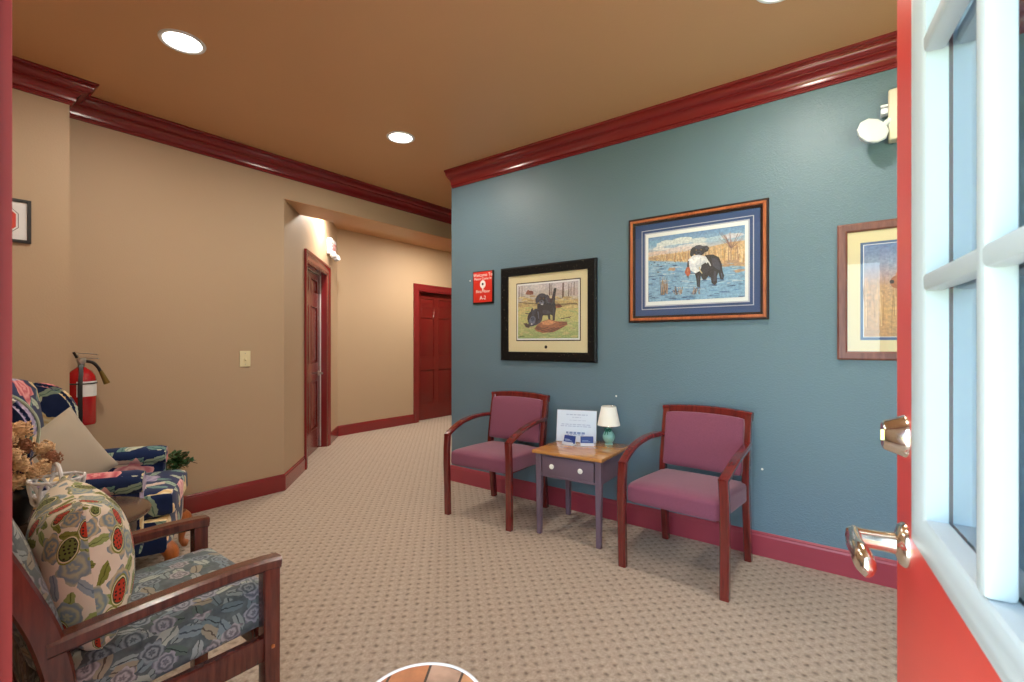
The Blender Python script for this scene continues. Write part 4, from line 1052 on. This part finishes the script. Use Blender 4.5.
# ------------------------------------------------------------------ wing chair
WC = (.668, 3.222, 0); WR = R(-114.8)
t = thing('wing_chair', 'navy floral wing chair in the corner by the tan wall', 'chair', WC, WR)
def fs(u, p):
    p.z += .02 * (1 - u.x ** 2) * (1 - u.y ** 2) * (u.z > 0); return p
build('seat_cushion', MB().soft((0, .045, .395), (.53, .64, .13), .035, 12, (R(2), 0, 0), None, fs), 'navy_floral', t, uv=True)
m = MB(); m.soft((0, .0, .255), (.60, .68, .17), .015, 6); build('seat_base', m, 'navy_floral', t, uv=True)
def fbk(u, p):
    p.z += .03 * (1 - u.x ** 2) * (u.z > 0); p.y += .03 * (1 - u.x ** 2) * (1 - u.z ** 2) * (u.y > 0)
    p.x *= 1 - .05 * (1 - u.z) / 2
    return p
build('backrest', MB().soft((0, -.335, .665), (.56, .13, .70), .05, 12, (R(7), 0, 0), None, fbk), 'navy_floral', t, uv=True)
for s in (-1, 1):
    # wing: a padded plate whose front edge curves in from the top of the back to the arm
    prof = [(-.40, .985), (-.33, 1.005), (-.25, .985), (-.19, .93), (-.155, .85), (-.16, .74), (-.17, .66), (-.14, .60), (-.2, .54), (-.34, .54)]
    q = curve([(a, b, 0) for a, b in prof], 4); pts = [(p.x, p.y) for p in q]
    mm = MB(); mt = Matrix(((0, 0, 1, s * .285 - .035), (1, 0, 0, 0), (0, 1, 0, 0), (0, 0, 0, 1)))
    mm.prism(pts, .07, mt, None, .016); w = build('wing', mm, 'navy_floral', t, uv=True)
    if s == 1: mm = MB(); mm.tube([(s * .285 - s * .038, p.x + .002, p.y) for p in q[4:30]], .006, 6); build('piping', mm, 'piping', w, label='pale sage piping')
    # arm: panel with a rolled top
    mm = MB(); mm.soft((s * .312, -.03, .375), (.085, .55, .36), .03, 8)
    mm.tube([(s * .316, -.3, .55), (s * .316, .05, .552), (s * .316, .22, .548), (s * .316, .25, .547)], [.058, .058, .058, .050], 20)
    build('arm', mm, 'navy_floral', t, uv=True)
    mm = MB(); mm.tube(curve([(s * .255, .325, .20), (s * .265, .352, .15), (s * .258, .335, .085), (s * .258, .332, .04), (s * .262, .352, .012), (s * .264, .362, .006)], 5), [.034, .036, .037, .037, .036, .034, .031, .028, .025, .022, .020, .018, .017, .016, .016, .017, .018, .020, .022, .024, .022, .020, .017, .014, .010, .006][:26], 14)
    build('leg', mm, 'cherry_leg', t, label='golden wood cabriole front leg')
    mm = MB(); mm.bar([(s * .24, -.29, .18), (s * .245, -.315, .08), (s * .25, -.335, 0)], .035, .035, (1, 0, 0)); build('leg', mm, 'cherry_leg', t)

def cushion(size, thick, off=(0, 0), n=14):
    """square scatter cushion, flat in xz, thickness along y; unwrapped so the print runs over the puffed faces"""
    mb = MB(); t_ = mb.bm; bmesh.ops.create_cube(t_, size=2.0); bmesh.ops.subdivide_edges(t_, edges=t_.edges[:], cuts=n, use_grid_fill=True)
    uvl = t_.loops.layers.uv.new('UVMap'); UV = {}
    for v in t_.verts:
        x, y_, z = v.co
        pin = 1 - .10 * (1 - abs(x)) * abs(z) ** 3; pin2 = 1 - .10 * (1 - abs(z)) * abs(x) ** 3
        fx, fz_ = max(0, 1 - x * x) ** .42, max(0, 1 - z * z) ** .42
        UV[v] = (x * size / 2 + math.copysign((1 - fx) * thick / 2, x), z * size / 2 + math.copysign((1 - fz_) * thick / 2, z))
        v.co = Vector((x * pin2 * size / 2, y_ * (thick / 2 * fx * fz_ + .003), z * pin * size / 2))
    for f in t_.faces:
        f.smooth = True; back = f.calc_center_median().y > 0
        for lp in f.loops: u, v_ = UV[lp.vert]; lp[uvl].uv = ((.83 - u if back else u) + off[0], v_ + off[1])
    return mb

o = build('cushion', cushion(.38, .14), 'grey_pillow', None, None, None, angle=1.4); tag(o, 'plain grey scatter cushion leaning in the navy wing chair', 'cushion')
o.matrix_world = Matrix.Translation((.515, 3.15, .650)) @ Matrix.Rotation(R(24), 4, 'Z') @ Matrix.Rotation(R(-14), 4, 'X') @ Matrix.Rotation(R(-27), 4, 'Y')

# ------------------------------------------------------------------ round side table with vase, basket and dried flowers
TC = Vector((.455, 2.555, 0)); TZ = .53
t = thing('round_side_table', 'small round dark topped table between the wing chair and the wooden armchair', 'table', TC, R(-5))
build('tabletop', MB().lathe([(0, TZ - .028), (.235, TZ - .028), (.246, TZ - .022), (.25, TZ - .012), (.245, TZ - .003), (.235, TZ), (0, TZ)], 56), 'darktop', t, angle=.5)
build('apron', MB().lathe([(.185, TZ - .095), (.2, TZ - .095), (.2, TZ - .028), (.185, TZ - .028)], 40), 'darkwood', t)
for i in range(4):
    a_ = R(-45 + 90 * i); build('leg', MB().box((.178 * math.cos(a_), .178 * math.sin(a_), (TZ - .03) / 2), (.045, .045, TZ - .03), .004, 1, None, None, (.8, .8)), 'darkwood', t)
build('shelf', MB().lathe([(0, .14), (.17, .14), (.175, .15), (.17, .158), (0, .158)], 40), 'darkwood', t)

vx = Vector((.292, 2.605, TZ))
t = thing('dried_flower_vase', 'black vase of dried tan hydrangea blooms on the round table', 'vase', vx)
build('vase', MB().lathe([(0, 0), (.035, 0), (.04, .006), (.055, .05), (.062, .09), (.056, .125), (.036, .155), (.03, .17), (.036, .182), (.032, .182), (.026, .17), (0, .168)], 32), 'black', t)
rr = random.Random(4); ms = MB()
spots = [(-.02, -.055, .33), (.02, -.02, .36), (-.05, .0, .31), (.075, -.06, .21), (.10, -.035, .235), (.05, -.075, .20), (.015, -.09, .235), (-.01, -.085, .27), (.0, -.08, .175), (.03, .02, .29), (-.07, -.06, .25), (.085, .0, .27), (-.04, .05, .26)]
for i, (x, y_, z) in enumerate(spots):
    ms.tube(curve([(0, 0, .16), (x * .4, y_ * .4, .16 + (z - .16) * .6), (x, y_, z)], 5), .0025, 6)
    mb = MB(); r_ = rr.uniform(.027, .036)
    for q in range(110):
        dv = Vector((rr.gauss(0, 1), rr.gauss(0, 1), rr.gauss(0, 1))).normalized(); tt = bmesh.new()
        bmesh.ops.create_icosphere(tt, subdivisions=1, radius=r_ * rr.uniform(.14, .24)); bmesh.ops.scale(tt, vec=(1, .8, .4), verts=tt.verts)
        mb.add(tt, Matrix.Translation(Vector((x, y_, z)) + dv * r_ * rr.uniform(.7, 1.05)) @ dv.to_track_quat('Z', 'Y').to_matrix().to_4x4() @ Matrix.Rotation(rr.uniform(.2, 1.2), 4, 'X'))
    mb.ball((x, y_, z), r_ * .75, 1)
    build('bloom', mb, 'bloom_dark' if i in (4, 9, 12) else 'bloom', t)
build('stems', ms, 'stem', t)
mb = MB()
for (a_, L_) in ((-1.2, .12), (-.5, .1), (2.4, .1)):
    tt = bmesh.new(); pr = [(0, .004), (.3, .018), (.6, .02), (.85, .012), (1, .001)]
    L1 = [tt.verts.new((x * L_, w, -.5 * x * x * L_)) for x, w in pr]; L2 = [tt.verts.new((x * L_, -w, -.5 * x * x * L_ + .004)) for x, w in pr]
    for j in range(4): tt.faces.new((L1[j], L1[j + 1], L2[j + 1], L2[j]))
    mb.add(tt, Matrix.Translation((0, 0, .185)) @ Matrix.Rotation(a_, 4, 'Z'))
build('leaf', mb, 'tealleaf', t)

t = thing('porcelain_basket', 'white openwork porcelain basket on the round table beside the dried flowers', 'basket', (.392, 2.462, TZ))
build('bowl', MB().lathe([(0, 0), (.036, 0), (.038, .006), (.046, .05), (.056, .1), (.052, .1), (.042, .052), (.034, .01), (0, .008)], 36), 'porcelain', t)
mb = MB()
for i in range(9):
    a_ = 2 * PI * i / 9; c_, s_ = math.cos(a_), math.sin(a_)
    mb.tube([Vector((.058 * c_, .058 * s_, .098)) + Vector((-s_ * .021 * math.cos(q), c_ * .021 * math.cos(q), 0)) + Vector((c_ * .012, s_ * .012, .05)) * max(0, math.sin(q)) + Vector((0, 0, .02)) * min(0, math.sin(q)) for q in [2 * PI * j / 20 for j in range(20)]], .005, 8, closed=True)
mb.torus((0, 0, .1), .056, .005, 40, 8); mb.torus((0, 0, .146), .069, .0045, 40, 8)
build('openwork_rim', mb, 'porcelain', t)
t.scale = (1.12, 1.12, 1.22)
mb = MB(); mb.tube([(.0, .07 * math.cos(q), .14 + .05 * math.sin(q)) for q in [PI * j / 20 for j in range(21)]], .006, 8); build('handle', mb, 'porcelain', t)

# ------------------------------------------------------------------ wooden armchair in the foreground
WX = .45; WA = (WX, 1.7475, 0)
t = thing('wooden_armchair', 'dark wooden armchair with grey blue floral seat, nearest the camera on the left', 'chair', WA, R(-90))
HW = .27
def fs2(u, p):
    p.z += .022 * (1 - u.x ** 2) * (1 - u.y ** 2) * (u.z > 0); return p
build('seat', MB().soft((0, .025, .390), (.475, .53, .135), .03, 12, (R(3), 0, 0), None, fs2), 'grey_floral', t, uv=True)
def fb2(u, p):
    p.y += .05 * (u.z * .5) ** 2 * 0 + .02 * (1 - u.x ** 2) * (u.y > 0) * (1 - u.z ** 2); return p
build('backrest', MB().soft((0, -.266, .645), (.45, .07, .42), .03, 10, (R(17), 0, 0), None, fb2), 'grey_floral', t, uv=True)
for s in (-1, 1):
    m = MB(); m.box((s * HW, .262, .272), (.046, .046, .544), .004); lg = build('leg', m, 'mahog_dark', t)
    if s == 1: build('screw_cap', MB().lathe([(0, 0), (.006, 0), (.005, .003), (0, .004)], 12, (s * (HW + .023), .262, .30), None, Matrix.Rotation(PI / 2, 4, 'Y')), 'cherry_leg', lg)
    m = MB(); m.bar(curve([(s * HW, -.32, 0), (s * HW, -.255, .2), (s * HW, -.212, .40), (s * HW, -.232, .55), (s * HW, -.286, .70), (s * HW, -.338, .82)], 6), .04, .056, (1, 0, 0), None, .006)
    build('leg', m, 'mahog_dark', t, label='curved rear leg rising into the back post')
    m = MB(); m.bar([(s * HW, -.235, .535), (s * HW, -.1, .545), (s * HW, .06, .552), (s * HW, .17, .553), (s * HW, .25, .549), (s * HW, .288, .545)], .052, .038, (1, 0, 0), None, .008)
    build('arm', m, 'mahog_dark', t)
    m = MB(); m.box((s * HW, .02, .296), (.030, .44, .072), .004); build('side_rail', m, 'mahog_dark', t)
for yy in (.262, -.226): build('cross_rail', MB().box((0, yy, .295), (HW * 2 - .04, .026, .06), .004), 'mahog_dark', t)
m = MB(); m.box((0, -.333, .835), (HW * 2 + .03, .03, .05), .008, 2, (R(17), 0, 0)); build('top_rail', m, 'mahog_dark', t)
o = build('cushion', cushion(.385, .215, (.31, .17), 18), 'pomegranate', None, None, None, angle=1.6); tag(o, 'cream pomegranate print cushion leaning in the wooden armchair', 'cushion')
o.matrix_world = Matrix.Translation((.325, 1.735, .630)) @ Matrix.Rotation(R(-90 - 4), 4, 'Z') @ Matrix.Rotation(R(5), 4, 'X')

# ------------------------------------------------------------------ slate topped stand at the bottom edge
fz = .40; top = Vector((.834, .928)); fw = Vector((.834, .928)).normalized(); rad = .145; ctr = top - fw * rad
t = thing('plant_stand', 'small round slate topped stand with white rim at the bottom edge', 'stand', (ctr.x, ctr.y, 0), R(20))
build('stone_top', MB().lathe([(0, fz - .02), (rad - .008, fz - .02), (rad - .008, fz - .003), (0, fz - .003)], 48), 'slate', t)
m = MB(); m.torus((0, 0, fz - .006), rad - .004, .006, 64, 10); build('rim', m, 'rim_white', t, label='white metal rim')
for i in range(3):
    a_ = 2 * PI * i / 3; c_, s_ = math.cos(a_), math.sin(a_)
    m = MB(); m.tube(curve([(c_ * .12, s_ * .12, fz - .02), (c_ * .09, s_ * .09, .2), (c_ * .13, s_ * .13, 0.006)], 6), .006, 10); build('leg', m, 'rim_white', t)
m = MB(); m.torus((0, 0, .2), .09, .004, 40, 8); build('brace_ring', m, 'rim_white', t)

# ------------------------------------------------------------------ daylight
w = bpy.data.worlds.new('World'); SC.world = w; w.use_nodes = True; nt = w.node_tree; nt.nodes.clear()
bg = nt.nodes.new('ShaderNodeBackground'); ou = nt.nodes.new('ShaderNodeOutputWorld')
bg.inputs[0].default_value = (0.62, 0.83, 1.0, 1); bg.inputs[1].default_value = 5.2
nt.links.new(bg.outputs[0], ou.inputs[0])

# sun grazing along the street front: it lights the porch and lawn, and they throw light up into the room
sl = bpy.data.lights.new('sun', 'SUN'); sl.energy = 26.0; sl.angle = R(0.6); sl.color = (1.0, 0.95, 0.86)
so = bpy.data.objects.new('sun', sl); COL.objects.link(so); so.rotation_euler = Vector((0.06, -.55, .83)).to_track_quat('Z', 'Y').to_euler()
# ------------------------------------------------------------------ camera
cam = bpy.data.cameras.new('Camera'); co = bpy.data.objects.new('Camera', cam); COL.objects.link(co); SC.camera = co
cam.sensor_width = 36; cam.lens = 477 / 1024 * 36; cam.shift_y = 2 / 1024
cam.clip_start = 0.01
co.location = (0, 0, 1.22); co.rotation_euler = (PI / 2, 0, -math.atan2(626, 477))
cam.dof.use_dof = True; cam.dof.focus_distance = 3.0; cam.dof.aperture_fstop = 9.0

SC.view_settings.view_transform = 'Standard'; SC.view_settings.look = 'None'; SC.view_settings.gamma = 1.0; SC.view_settings.use_curve_mapping = False
SC.view_settings.exposure = 0.32
